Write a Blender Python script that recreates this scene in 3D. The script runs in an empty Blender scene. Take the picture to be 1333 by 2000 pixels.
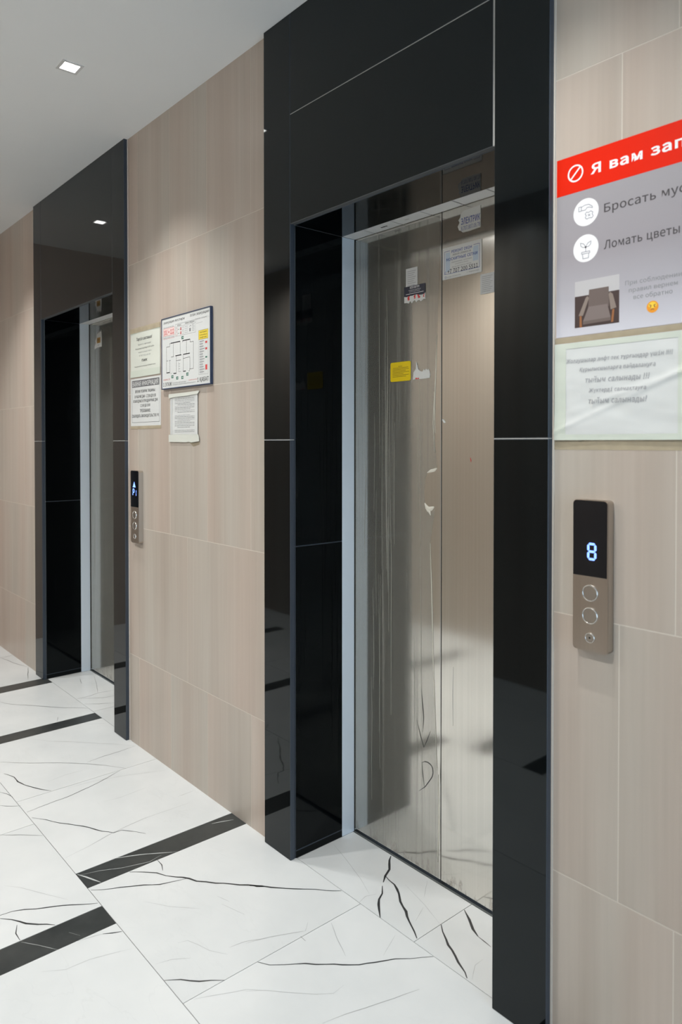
import bpy, bmesh, math, os, random
from mathutils import Vector, Matrix, noise
from mathutils.geometry import tessellate_polygon

random.seed(7)
SC = bpy.context.scene
COL = SC.collection

# ------------------------------------------------------------------ camera
W, H = 1333, 2000
F_PX, PX, PY = 1405.93, 628.75, 884.62          # focal length and principal point, pixels
EYE = Vector((0.0, -1.4621, 1.3892))
R = Vector((0.641916, 0.766775, -0.000352)); U = Vector((-0.010543, 0.009285, 0.999901)); FW = Vector((-0.766703, 0.641849, -0.014045))
cam = bpy.data.cameras.new('camera')
cam_o = bpy.data.objects.new('camera', cam)
cam_o.matrix_world = Matrix(((R.x, U.x, -FW.x, EYE.x), (R.y, U.y, -FW.y, EYE.y), (R.z, U.z, -FW.z, EYE.z), (0, 0, 0, 1)))
cam.sensor_width = 36.0
cam.lens = F_PX / H * 36.0
cam.shift_x = (W / 2 - PX) / H
cam.shift_y = (PY - H / 2) / H
cam.clip_start = 0.05
cam.dof.use_dof = True; cam.dof.focus_distance = 2.7; cam.dof.aperture_fstop = 4.5
COL.objects.link(cam_o)
SC.camera = cam_o

# ------------------------------------------------------------------ light and exposure
SC.view_settings.view_transform = 'Standard'
SC.view_settings.look = 'None'
SC.view_settings.exposure = 0.0
SC.view_settings.gamma = 1.0
SC.view_settings.use_curve_mapping = False
world = bpy.data.worlds.new('daylight')
SC.world = world
world.use_nodes = True
bg = world.node_tree.nodes['Background']
bg.inputs['Color'].default_value = (0.56, 0.78, 1.0, 1)   # overcast daylight beyond the entrance
bg.inputs['Strength'].default_value = 4.8
FRONT_W, BACK_W = 62.0, 96.0
LAMP_COLOR = (0.965, 0.965, 0.945)
portal = bpy.data.lights.new('entrance_daylight', 'AREA')  # guides sampling of the sky through the open entrance
portal.shape = 'RECTANGLE'; portal.size = 1.5; portal.size_y = 2.3
portal.cycles.is_portal = True
po = bpy.data.objects.new('entrance_daylight', portal)
po.location = (2.72, -1.05, 1.15); po.rotation_euler = (0, math.radians(90), 0)
po.rotation_euler = Vector((-1, 0, 0)).to_track_quat('-Z', 'Y').to_euler()
COL.objects.link(po)

CEIL = 2.793
FRONT = -0.019          # face of the granite surrounds; the tile face is y = 0
OPP = -2.09             # the wall behind the camera
DOOR_Y = 0.272

# ------------------------------------------------------------------ materials
def new_mat(name):
    m = bpy.data.materials.new(name); m.use_nodes = True
    return m, m.node_tree, m.node_tree.nodes['Principled BSDF']

def flat(name, col, rough=0.6, metal=0.0, spec=0.5, emit=None, es=0.0):
    m, nt, b = new_mat(name)
    b.inputs['Base Color'].default_value = (*col, 1); b.inputs['Roughness'].default_value = rough
    b.inputs['Metallic'].default_value = metal; b.inputs['Specular IOR Level'].default_value = spec
    if emit:
        b.inputs['Emission Color'].default_value = (*emit, 1); b.inputs['Emission Strength'].default_value = es
    return m

def N(nt, t, **kw):
    n = nt.nodes.new(t)
    for k, v in kw.items():
        if k in n.inputs: n.inputs[k].default_value = v
        else: setattr(n, k, v)
    return n

def coords(nt, scale, rand=0.0):
    tc = N(nt, 'ShaderNodeTexCoord'); mp = N(nt, 'ShaderNodeMapping')
    mp.inputs['Scale'].default_value = scale
    nt.links.new(tc.outputs['Object'], mp.inputs['Vector'])
    if rand:
        oi = N(nt, 'ShaderNodeObjectInfo'); mu = N(nt, 'ShaderNodeMath', operation='MULTIPLY'); mu.inputs[1].default_value = rand
        nt.links.new(oi.outputs['Random'], mu.inputs[0])
        cb = N(nt, 'ShaderNodeCombineXYZ')
        nt.links.new(mu.outputs[0], cb.inputs[0]); nt.links.new(mu.outputs[0], cb.inputs[2])
        nt.links.new(cb.outputs[0], mp.inputs['Location'])
    return mp.outputs['Vector']

def ramp(nt, src, stops):
    r = N(nt, 'ShaderNodeValToRGB')
    e = r.color_ramp.elements
    while len(e) < len(stops): e.new(0.5)
    for i, (p, c) in enumerate(stops):
        e[i].position = p; e[i].color = (*c, 1) if len(c) == 3 else c
    nt.links.new(src, r.inputs['Fac'])
    return r.outputs['Color']

def mix(nt, fac, a, b, blend='MIX'):
    m = N(nt, 'ShaderNodeMix', data_type='RGBA', blend_type=blend)
    for sock, v in ((m.inputs[0], fac), (m.inputs[6], a), (m.inputs[7], b)):
        if hasattr(v, 'type') and hasattr(v, 'is_linked'): nt.links.new(v, sock)
        elif isinstance(v, (int, float)): sock.default_value = v
        else: sock.default_value = (*v, 1)
    return m.outputs[2]

def noise_tex(nt, vec, scale, detail=2.0, rough=0.5, dist=0.0):
    n = N(nt, 'ShaderNodeTexNoise'); n.inputs['Scale'].default_value = scale; n.inputs['Detail'].default_value = detail
    n.inputs['Roughness'].default_value = rough; n.inputs['Distortion'].default_value = dist
    nt.links.new(vec, n.inputs['Vector'])
    return n.outputs['Fac']

def bump(nt, b, src, strength, dist=0.001):
    n = N(nt, 'ShaderNodeBump'); n.inputs['Strength'].default_value = strength; n.inputs['Distance'].default_value = dist
    nt.links.new(src, n.inputs['Height']); nt.links.new(n.outputs['Normal'], b.inputs['Normal'])

def make_tile_mat():
    m, nt, b = new_mat('beige_tile')
    v1 = coords(nt, (9, 1, 0.35), 23.0); v2 = coords(nt, (55, 1, 1.2), 31.0); v3 = coords(nt, (3.0, 1, 0.2), 11.0)
    c1 = ramp(nt, noise_tex(nt, v1, 1.0, 3, 0.55), [(0.28, (0.44, 0.378, 0.325)), (0.5, (0.485, 0.428, 0.373)), (0.74, (0.525, 0.475, 0.42))])
    c2 = ramp(nt, noise_tex(nt, v2, 1.0, 3, 0.6), [(0.3, (0.95, 0.945, 0.94)), (0.7, (1.03, 1.03, 1.03))])
    c3 = ramp(nt, noise_tex(nt, v3, 1.0, 1, 0.5), [(0.35, (1.03, 0.97, 0.95)), (0.65, (0.97, 1.0, 1.0))])
    col = mix(nt, 1.0, mix(nt, 1.0, c1, c2, 'MULTIPLY'), c3, 'MULTIPLY')
    nt.links.new(col, b.inputs['Base Color'])
    b.inputs['Roughness'].default_value = 0.33; b.inputs['Specular IOR Level'].default_value = 0.4
    bump(nt, b, noise_tex(nt, v2, 2.0, 2), 0.08)
    return m

def make_marble_mat():
    m, nt, b = new_mat('white_marble')
    v = coords(nt, (1.0, 1.0, 1.0), 9.0); v2 = coords(nt, (1.6, 4.2, 1.0), 17.0)
    cloud = ramp(nt, noise_tex(nt, v, 2.6, 4, 0.6), [(0.3, (0.65, 0.67, 0.67)), (0.7, (0.735, 0.75, 0.745))])
    n = noise_tex(nt, v2, 1.5, 5, 0.5, 0.6)
    line = ramp(nt, n, [(0.494, (0, 0, 0)), (0.5, (1, 1, 1)), (0.506, (0, 0, 0))])
    msk = ramp(nt, noise_tex(nt, v, 1.7, 1), [(0.45, (0, 0, 0)), (0.66, (0.07, 0.07, 0.07))])
    f = mix(nt, 1.0, line, msk, 'MULTIPLY')
    nt.links.new(mix(nt, f, cloud, (0.33, 0.34, 0.34)), b.inputs['Base Color'])
    b.inputs['Roughness'].default_value = 0.24; b.inputs['Specular IOR Level'].default_value = 0.35
    return m

def make_black_marble():
    m, nt, b = new_mat('black_marble')
    v = coords(nt, (1, 1, 1), 5.0)
    c = ramp(nt, noise_tex(nt, v, 9.0, 5, 0.65), [(0.3, (0.030, 0.034, 0.034)), (0.75, (0.062, 0.066, 0.064))])
    nt.links.new(c, b.inputs['Base Color'])
    b.inputs['Roughness'].default_value = 0.3; b.inputs['Specular IOR Level'].default_value = 0.35
    return m

def make_granite(name, base, rough, fleck, spec=0.5):
    m, nt, b = new_mat(name)
    v = coords(nt, (1, 1, 1))
    vo = N(nt, 'ShaderNodeTexVoronoi'); vo.inputs['Scale'].default_value = 260.0
    nt.links.new(v, vo.inputs['Vector'])
    fl = ramp(nt, vo.outputs['Distance'], [(0.05, (1, 1, 1)), (0.16, (0, 0, 0))])
    msk = ramp(nt, noise_tex(nt, v, 190.0, 1), [(0.58, (0, 0, 0)), (0.66, (1, 1, 1))])
    smudge = ramp(nt, noise_tex(nt, v, 5.0, 4, 0.7), [(0.5, (0, 0, 0)), (0.85, (0.35, 0.35, 0.35))])
    c = mix(nt, mix(nt, 1.0, fl, msk, 'MULTIPLY'), base, fleck)
    c = mix(nt, smudge, c, tuple(x * 1.3 + 0.0008 for x in base))
    nt.links.new(c, b.inputs['Base Color'])
    b.inputs['Roughness'].default_value = rough; b.inputs['Specular IOR Level'].default_value = spec
    b.inputs['Specular Tint'].default_value = (0.86, 0.97, 1.0, 1)      # cool dark stone
    return m

def make_steel(name, base, rough, aniso, dirt=False, streak=0.12):
    m, nt, b = new_mat(name)
    v = coords(nt, (140, 140, 0.7)); vv = coords(nt, (12, 12, 0.5))
    g = ramp(nt, noise_tex(nt, v, 1.0, 3, 0.6), [(0.25, (1 - streak,) * 3), (0.75, (1 + streak * 0.4,) * 3)])
    col = mix(nt, 1.0, base, g, 'MULTIPLY')
    rr = ramp(nt, noise_tex(nt, vv, 1.0, 3, 0.6), [(0.3, (rough * 0.8,) * 3), (0.7, (rough * 1.25,) * 3)])
    if dirt:
        tc = N(nt, 'ShaderNodeTexCoord'); sp = N(nt, 'ShaderNodeSeparateXYZ'); nt.links.new(tc.outputs['Object'], sp.inputs[0])
        v3 = coords(nt, (45, 45, 16))
        mr = N(nt, 'ShaderNodeMapRange'); mr.inputs['From Min'].default_value = 0.0; mr.inputs['From Max'].default_value = 0.11
        mr.inputs['To Min'].default_value = 0.2; mr.inputs['To Max'].default_value = -0.16
        nt.links.new(sp.outputs['Z'], mr.inputs['Value'])
        ad = N(nt, 'ShaderNodeMath', operation='ADD'); nt.links.new(noise_tex(nt, v3, 1.0, 4, 0.65), ad.inputs[0]); nt.links.new(mr.outputs[0], ad.inputs[1])
        d = ramp(nt, ad.outputs[0], [(0.62, (0, 0, 0)), (1.0, (0.75, 0.75, 0.75))])
        col = mix(nt, d, col, (0.14, 0.09, 0.055))
        sub = N(nt, 'ShaderNodeMath', operation='SUBTRACT'); sub.inputs[0].default_value = 1.0
        nt.links.new(d, sub.inputs[1]); nt.links.new(sub.outputs[0], b.inputs['Metallic'])
        rr = mix(nt, d, rr, (0.6, 0.6, 0.6))
    else:
        b.inputs['Metallic'].default_value = 1.0
    nt.links.new(col, b.inputs['Base Color']); nt.links.new(rr, b.inputs['Roughness'])
    b.inputs['Anisotropic'].default_value = aniso
    return m

def make_film():
    """thin clear protective film, ridged with vertical wrinkles"""
    m, nt, b = new_mat('protective_film')
    v = coords(nt, (85, 1, 0.9)); v2 = coords(nt, (14, 1, 0.45)); v3 = coords(nt, (4, 1, 1.6))
    a = ramp(nt, noise_tex(nt, v, 1.0, 2, 0.5, 0.3), [(0.56, (0, 0, 0)), (0.72, (1, 1, 1))])
    a2 = ramp(nt, noise_tex(nt, v2, 1.0, 3, 0.6), [(0.40, (0.10, 0.10, 0.10)), (0.68, (1, 1, 1))])
    a3 = ramp(nt, noise_tex(nt, v3, 1.0, 2), [(0.3, (0.35, 0.35, 0.35)), (0.7, (1, 1, 1))])
    al = mix(nt, 1.0, mix(nt, 1.0, a, a2, 'MULTIPLY'), a3, 'MULTIPLY')
    al = mix(nt, 0.50, al, (0.26, 0.26, 0.26))
    tr = N(nt, 'ShaderNodeBsdfTransparent'); ms = N(nt, 'ShaderNodeMixShader'); out = nt.nodes['Material Output']
    b.inputs['Base Color'].default_value = (0.40, 0.405, 0.37, 1); b.inputs['Roughness'].default_value = 0.35
    nt.links.new(al, ms.inputs[0]); nt.links.new(tr.outputs[0], ms.inputs[1]); nt.links.new(b.outputs[0], ms.inputs[2])
    nt.links.new(ms.outputs[0], out.inputs['Surface'])
    return m

def make_paint(name, col):
    m, nt, b = new_mat(name)
    v = coords(nt, (1, 1, 1))
    c = ramp(nt, noise_tex(nt, v, 1.3, 3), [(0.3, tuple(x * 0.97 for x in col)), (0.7, col)])
    nt.links.new(c, b.inputs['Base Color']); b.inputs['Roughness'].default_value = 0.7
    bump(nt, b, noise_tex(nt, v, 45.0, 3), 0.06)
    return m

def make_tape():
    m, nt, b = new_mat('clear_tape')
    v = coords(nt, (20, 1, 20))
    al = ramp(nt, noise_tex(nt, v, 1.0, 2), [(0.3, (0.45, 0.45, 0.45)), (0.7, (0.6, 0.6, 0.6))])
    tr = N(nt, 'ShaderNodeBsdfTransparent'); ms = N(nt, 'ShaderNodeMixShader'); out = nt.nodes['Material Output']
    b.inputs['Base Color'].default_value = (0.60, 0.52, 0.37, 1); b.inputs['Roughness'].default_value = 0.3
    nt.links.new(al, ms.inputs[0]); nt.links.new(tr.outputs[0], ms.inputs[1]); nt.links.new(b.outputs[0], ms.inputs[2])
    nt.links.new(ms.outputs[0], out.inputs['Surface'])
    return m

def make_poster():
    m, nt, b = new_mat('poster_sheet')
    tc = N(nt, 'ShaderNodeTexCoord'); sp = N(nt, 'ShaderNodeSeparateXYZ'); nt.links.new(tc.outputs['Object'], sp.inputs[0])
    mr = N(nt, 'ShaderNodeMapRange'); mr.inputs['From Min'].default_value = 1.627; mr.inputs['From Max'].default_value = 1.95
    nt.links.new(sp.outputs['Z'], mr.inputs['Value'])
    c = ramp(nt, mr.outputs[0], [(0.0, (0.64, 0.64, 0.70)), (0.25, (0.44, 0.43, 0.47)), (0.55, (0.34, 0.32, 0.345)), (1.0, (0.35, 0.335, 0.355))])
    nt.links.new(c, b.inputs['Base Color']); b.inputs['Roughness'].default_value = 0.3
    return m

M = {}
M['tile'] = make_tile_mat()
M['grout'] = flat('tile_grout', (0.64, 0.59, 0.52), 0.8)
M['marble'] = make_marble_mat()
M['black_marble'] = make_black_marble()
M['floor_grout'] = flat('floor_grout', (0.10, 0.10, 0.095), 0.8)
M['vein'] = flat('dark_vein', (0.035, 0.037, 0.038), 0.3)
M['vein_soft'] = flat('grey_vein', (0.30, 0.31, 0.31), 0.3)
M['vein_white'] = flat('white_vein', (0.55, 0.57, 0.56), 0.3)
M['granite'] = make_granite('polished_black_granite', (0.0009, 0.0016, 0.0021), 0.035, (0.024, 0.025, 0.028), 0.36)
M['granite_jamb'] = make_granite('dimmed_jamb_granite', (0.0010, 0.0014, 0.0018), 0.06, (0.012, 0.012, 0.014), 0.16)  # dimmer copy of the polished granite, reflection cut so the jambs look darker
M['granite_edge'] = make_granite('sawn_granite_edge', (0.038, 0.046, 0.062), 0.5, (0.16, 0.16, 0.17))
M['granite_sawn'] = make_granite('rough_sawn_granite', (0.085, 0.088, 0.092), 0.6, (0.22, 0.22, 0.22))
M['granite_grout'] = flat('pale_grout', (0.40, 0.40, 0.38), 0.8)
M['steel'] = make_steel('brushed_door_steel', (0.74, 0.715, 0.665), 0.11, 0.4, dirt=True, streak=0.07)
M['frame_steel'] = flat('satin_frame_steel', (0.73, 0.83, 0.94), 0.38, 0.0)  # blue of the reflected daylight is put into this base colour
M['header_steel'] = flat('header_plate_steel', (0.84, 0.86, 0.86), 0.5)
M['sill_metal'] = flat('worn_sill_metal', (0.16, 0.17, 0.16), 0.45, 0.4)
M['panel_steel'] = make_steel('call_panel_steel', (0.52, 0.46, 0.40), 0.30, 0.5, streak=0.05)
M['chrome'] = flat('button_chrome', (0.72, 0.70, 0.67), 0.12, 1.0)
M['button'] = flat('button_face_steel', (0.50, 0.47, 0.43), 0.28, 1.0)
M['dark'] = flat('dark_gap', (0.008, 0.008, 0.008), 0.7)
M['film'] = make_film()
M['film_ridge'] = flat('film_ridge', (0.42, 0.42, 0.38), 0.35)
M['film_torn'] = flat('crumpled_film', (0.70, 0.68, 0.60), 0.35)
M['ceiling'] = make_paint('ceiling_paint', (0.84, 0.86, 0.86))
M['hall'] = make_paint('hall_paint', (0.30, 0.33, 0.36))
M['tape'] = make_tape()
M['paper'] = flat('white_paper', (0.68, 0.70, 0.69), 0.5)
M['paper_green'] = flat('paper_under_tape', (0.63, 0.68, 0.60), 0.35)
M['paper_grey'] = flat('grey_print_paper', (0.60, 0.62, 0.62), 0.5)
M['paper_cream'] = flat('cream_paper', (0.70, 0.73, 0.66), 0.5)
M['paper_pink'] = flat('pale_pink_print', (0.80, 0.62, 0.60), 0.5)
M['paper_tape'] = flat('pale_paper_tape', (0.66, 0.68, 0.62), 0.5)
M['ink_header'] = flat('dark_header_ink', (0.11, 0.11, 0.12), 0.6)
M['poster_line'] = flat('grey_icon_line', (0.25, 0.26, 0.32), 0.5)
M['ink'] = flat('black_ink', (0.035, 0.036, 0.04), 0.6)
M['ink_grey'] = flat('grey_ink', (0.26, 0.27, 0.28), 0.6)
M['ink_faded'] = flat('faded_ink', (0.40, 0.41, 0.43), 0.6)
M['ink_blue'] = flat('blue_ink', (0.035, 0.075, 0.33), 0.6)
M['ink_red'] = flat('red_ink', (0.62, 0.05, 0.05), 0.6)
M['ink_green'] = flat('green_ink', (0.04, 0.17, 0.12), 0.6)
M['ink_yellow'] = flat('yellow_ink', (0.80, 0.62, 0.06), 0.6)
M['poster_red'] = flat('poster_red', (0.76, 0.018, 0.002), 0.4, spec=0.15)
M['poster_grey'] = flat('poster_grey', (0.42, 0.40, 0.43), 0.3)
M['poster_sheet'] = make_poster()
M['poster_white'] = flat('poster_white', (0.88, 0.88, 0.89), 0.4)
M['poster_ink'] = flat('poster_ink', (0.055, 0.05, 0.055), 0.5)
M['photo_dark'] = flat('photo_dark', (0.055, 0.035, 0.033), 0.4)
M['photo_seat'] = flat('photo_seat', (0.21, 0.17, 0.16), 0.4)
M['photo_back'] = flat('photo_back', (0.15, 0.115, 0.105), 0.4)
M['photo_arm'] = flat('photo_arm', (0.26, 0.21, 0.18), 0.4)
M['photo_wood'] = flat('photo_wood', (0.32, 0.13, 0.05), 0.4)
M['photo_wall'] = flat('photo_wall', (0.52, 0.51, 0.52), 0.4)
M['emoji'] = flat('emoji_orange', (0.85, 0.33, 0.02), 0.4)
M['emoji_light'] = flat('emoji_yellow', (0.92, 0.62, 0.05), 0.4)
M['ink_pale'] = flat('pale_blue_ink', (0.50, 0.60, 0.70), 0.6)
M['ink_brown'] = flat('brown_ink', (0.20, 0.12, 0.01), 0.6)
M['ink_ochre'] = flat('ochre_ink', (0.42, 0.24, 0.06), 0.6)
M['yellow'] = flat('yellow_sticker', (0.80, 0.60, 0.005), 0.4)
M['navy'] = flat('navy_sticker', (0.022, 0.025, 0.045), 0.4)
M['board_frame'] = flat('board_frame_navy', (0.035, 0.055, 0.11), 0.35)
M['display'] = flat('display_black_glass', (0.004, 0.005, 0.007), 0.06)
M['led'] = flat('blue_led', (0.1, 0.15, 0.6), 0.5, emit=(0.16, 0.30, 1.0), es=2.6)
M['led_glow'] = flat('dim_blue_led', (0.0, 0.0, 0.05), 0.5, emit=(0.01, 0.03, 0.9), es=0.5)
M['lamp_lens'] = flat('lamp_lens', (0.9, 0.9, 0.9), 0.5, emit=(1.0, 0.97, 0.93), es=14.0)
M['lamp_trim'] = flat('lamp_trim', (0.62, 0.62, 0.61), 0.5)
M['dirt'] = flat('rust_dirt', (0.13, 0.09, 0.06), 0.8)

# ------------------------------------------------------------------ object helpers
def link(name, mesh, parent=None):
    o = bpy.data.objects.new(name, mesh); COL.objects.link(o)
    if parent is not None: o.parent = parent
    return o

def thing(name, label=None, cat=None, group=None, kind=None, mesh=None):
    o = link(name, mesh)
    if label: o['label'] = label
    if cat: o['category'] = cat
    if group: o['group'] = group
    if kind: o['kind'] = kind
    return o

def bm_obj(name, bm, mats, parent=None, smooth=False):
    me = bpy.data.meshes.new(name); bm.normal_update(); bm.to_mesh(me); bm.free()
    for m in (mats if isinstance(mats, (list, tuple)) else [mats]): me.materials.append(M[m])
    if smooth:
        for p in me.polygons: p.use_smooth = True
    return link(name, me, parent)

def bm_box(bm, x0, x1, y0, y1, z0, z1, bevel=0.0, mi=0):
    r = bmesh.ops.create_cube(bm, size=1.0)
    vs = r['verts']
    for v in vs:
        v.co = Vector((x0 + (v.co.x + .5) * (x1 - x0), y0 + (v.co.y + .5) * (y1 - y0), z0 + (v.co.z + .5) * (z1 - z0)))
    fs = list({f for v in vs for f in v.link_faces})
    for f in fs: f.material_index = mi
    if bevel > 0:
        bmesh.ops.bevel(bm, geom=list({e for v in vs for e in v.link_edges}), offset=bevel, segments=1, affect='EDGES', profile=0.5)
    return bm

def box(name, x0, x1, y0, y1, z0, z1, mat, parent=None, bevel=0.0):
    return bm_obj(name, bm_box(bmesh.new(), x0, x1, y0, y1, z0, z1, bevel), mat, parent)

def slab(name, x0, x1, y0, y1, z0, z1, axis, parent, bevel=0.0012, face='granite', edge='granite_edge'):
    """granite slab: polished on the two faces across `axis`, sawn on its edges"""
    bm = bm_box(bmesh.new(), x0, x1, y0, y1, z0, z1, bevel)
    bm.normal_update()
    for f in bm.faces: f.material_index = 0 if abs(f.normal[axis]) > 0.9 else 1
    return bm_obj(name, bm, [face, edge], parent)

def prism_xz(name, pts, y0, y1, mat, parent=None):
    bm = bmesh.new()
    a = [bm.verts.new((x, y0, z)) for x, z in pts]; b = [bm.verts.new((x, y1, z)) for x, z in pts]
    bm.faces.new(a); bm.faces.new(list(reversed(b)))
    n = len(pts)
    for i in range(n): bm.faces.new((a[i], b[i], b[(i + 1) % n], a[(i + 1) % n]))
    bmesh.ops.recalc_face_normals(bm, faces=bm.faces)
    return bm_obj(name, bm, mat, parent)

def prism_yz(name, pts, x0, x1, mat, parent=None):
    o = prism_xz(name, pts, x0, x1, mat, parent)
    for v in o.data.vertices: v.co = Vector((v.co.y, v.co.x, v.co.z))
    o.data.flip_normals()
    return o

def rounded(w, h, r, n=5):
    pts = []
    for cx, cz, a0 in ((w - r, r, -90), (w - r, h - r, 0), (r, h - r, 90), (r, r, 180)):
        for i in range(n + 1):
            a = math.radians(a0 + 90 * i / n); pts.append((cx + r * math.cos(a), cz + r * math.sin(a)))
    return pts

FONT_CACHE = {}
def poly_area(L): return sum(a[0] * b[1] - b[0] * a[1] for a, b in zip(L, L[1:] + L[:1])) / 2
def inside(p, L):
    c = False
    for (x1, y1), (x2, y2) in zip(L, L[1:] + L[:1]):
        if (y1 > p[1]) != (y2 > p[1]) and p[0] < (x2 - x1) * (p[1] - y1) / (y2 - y1) + x1: c = not c
    return c

def fatten(L, d, turn):
    out_ = []; n = len(L)
    for i in range(n):
        (ax, ay), (bx_, by_), (cx, cy) = L[i - 1], L[i], L[(i + 1) % n]
        l1 = math.hypot(bx_ - ax, by_ - ay) or 1e-9; l2 = math.hypot(cx - bx_, cy - by_) or 1e-9
        n1 = ((by_ - ay) / l1, -(bx_ - ax) / l1); n2 = ((cy - by_) / l2, -(cx - bx_) / l2)
        mx, my = n1[0] + n2[0], n1[1] + n2[1]; q = max(.5, (mx * mx + my * my) / 2)
        out_.append((bx_ + turn * mx / q * d, by_ + turn * my / q * d))
    return out_

FONTS = {}
def lettering_font(ch):
    """plain sans serif that ships with Blender; letters it lacks come from the mono face, else from the built-in face"""
    name = 'DejaVuSansMono.woff2' if ch in 'ҚқҒғҰұҮүӘәӨөҢңҺһІі•' else 'Noto Sans CJK Regular.woff2'
    if name not in FONTS:
        try: FONTS[name] = bpy.data.fonts.load(os.path.join(bpy.utils.system_resource('DATAFILES', path='fonts'), name))
        except Exception: FONTS[name] = None
    return FONTS[name]

CHARS, CAPS = {}, {}
def char_loops(ch, res):
    """contours and advance of one character, scaled to a cap height of 0.70"""
    if (ch, res) in CHARS: return CHARS[(ch, res)]
    f = lettering_font(ch); fk = f.name if f else ''
    if fk not in CAPS:
        CAPS[fk] = 1.0; L, _ = raw_loops('H', res, f); CAPS[fk] = 0.70 / max(p[1] for q in L for p in q)
    L, adv = raw_loops(ch, res, f); k = CAPS[fk]
    CHARS[(ch, res)] = ([[(x * k, y * k) for x, y in q] for q in L], adv * (k if ch != ' ' else 1.0))
    return CHARS[(ch, res)]

def raw_loops(ch, res, f):
    def wire(txt):
        c = bpy.data.curves.new('t', 'FONT'); c.body = txt; c.size = 1.0; c.resolution_u = res; c.fill_mode = 'NONE'
        if f: c.font = f
        o = bpy.data.objects.new('t', c); COL.objects.link(o)
        me = bpy.data.meshes.new_from_object(o.evaluated_get(bpy.context.evaluated_depsgraph_get()))
        co = [(v.co.x, v.co.y) for v in me.vertices]; adj = {}
        for e in me.edges:
            a, b = e.vertices; adj.setdefault(a, []).append(b); adj.setdefault(b, []).append(a)
        bpy.data.objects.remove(o); bpy.data.curves.remove(c); bpy.data.meshes.remove(me)
        return co, adj
    if ch == ' ': return [], .26
    co, adj = wire(ch); co2, _ = wire(ch + ch)
    adv = max(p[0] for p in co2) - max(p[0] for p in co)
    seen = set(); loops = []
    for st in sorted(adj):
        if st in seen: continue
        L = [st]; seen.add(st); cur = st
        while True:
            opt = [k for k in sorted(adj[cur], key=lambda k: (k != cur + 1, k)) if k not in seen]
            if not opt: break
            cur = opt[0]; seen.add(cur); L.append(cur)
        P = []
        for k in L:
            if not P or math.hypot(co[k][0] - P[-1][0], co[k][1] - P[-1][1]) > 1e-5: P.append(co[k])
        if len(P) > 1 and math.hypot(P[0][0] - P[-1][0], P[0][1] - P[-1][1]) < 1e-5: P.pop()
        if len(P) > 2 and abs(poly_area(P)) > 1e-7: loops.append(P)
    return loops, adv

def glyphs(body, bold=0.0, shear=0.0, res=2):
    """a line of lettering: every outer contour filled on its own with its holes, so overlapping strokes stay whole"""
    key = (body, bold, shear, res)
    if key in FONT_CACHE: return FONT_CACHE[key]
    vs, fs, dep = [], [], []; pen = 0.0
    for ch in body:
        loops, adv = char_loops(ch, res)
        if loops:
            big = max(loops, key=lambda L: abs(poly_area(L))); sgn = 1 if poly_area(big) > 0 else -1
            outers = [L for L in loops if poly_area(L) * sgn > 0]; holes = [L for L in loops if poly_area(L) * sgn < 0]
            own = {i: [] for i in range(len(outers))}
            for h in holes:
                cand = [i for i, q in enumerate(outers) if inside(h[0], q)]
                if cand: own[min(cand, key=lambda i: abs(poly_area(outers[i])))].append(h)
            for i, q in enumerate(outers):
                rings = [fatten(L, bold, sgn) if bold else L for L in [q] + own[i]]
                tri = tessellate_polygon([[Vector((x, y, 0)) for x, y in L] for L in rings]); off = len(vs)
                for L in rings: vs += [(x + pen + y * shear, y) for x, y in L]
                dep += [i % 3] * (len(vs) - off); fs += [tuple(off + k for k in t) for t in tri]
        pen += adv + bold * 1.6
    x0 = min(v[0] for v in vs); x1 = max(v[0] for v in vs)
    FONT_CACHE[key] = ([(x - x0, y) for x, y in vs], fs, x1 - x0, dep)
    return FONT_CACHE[key]

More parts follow.
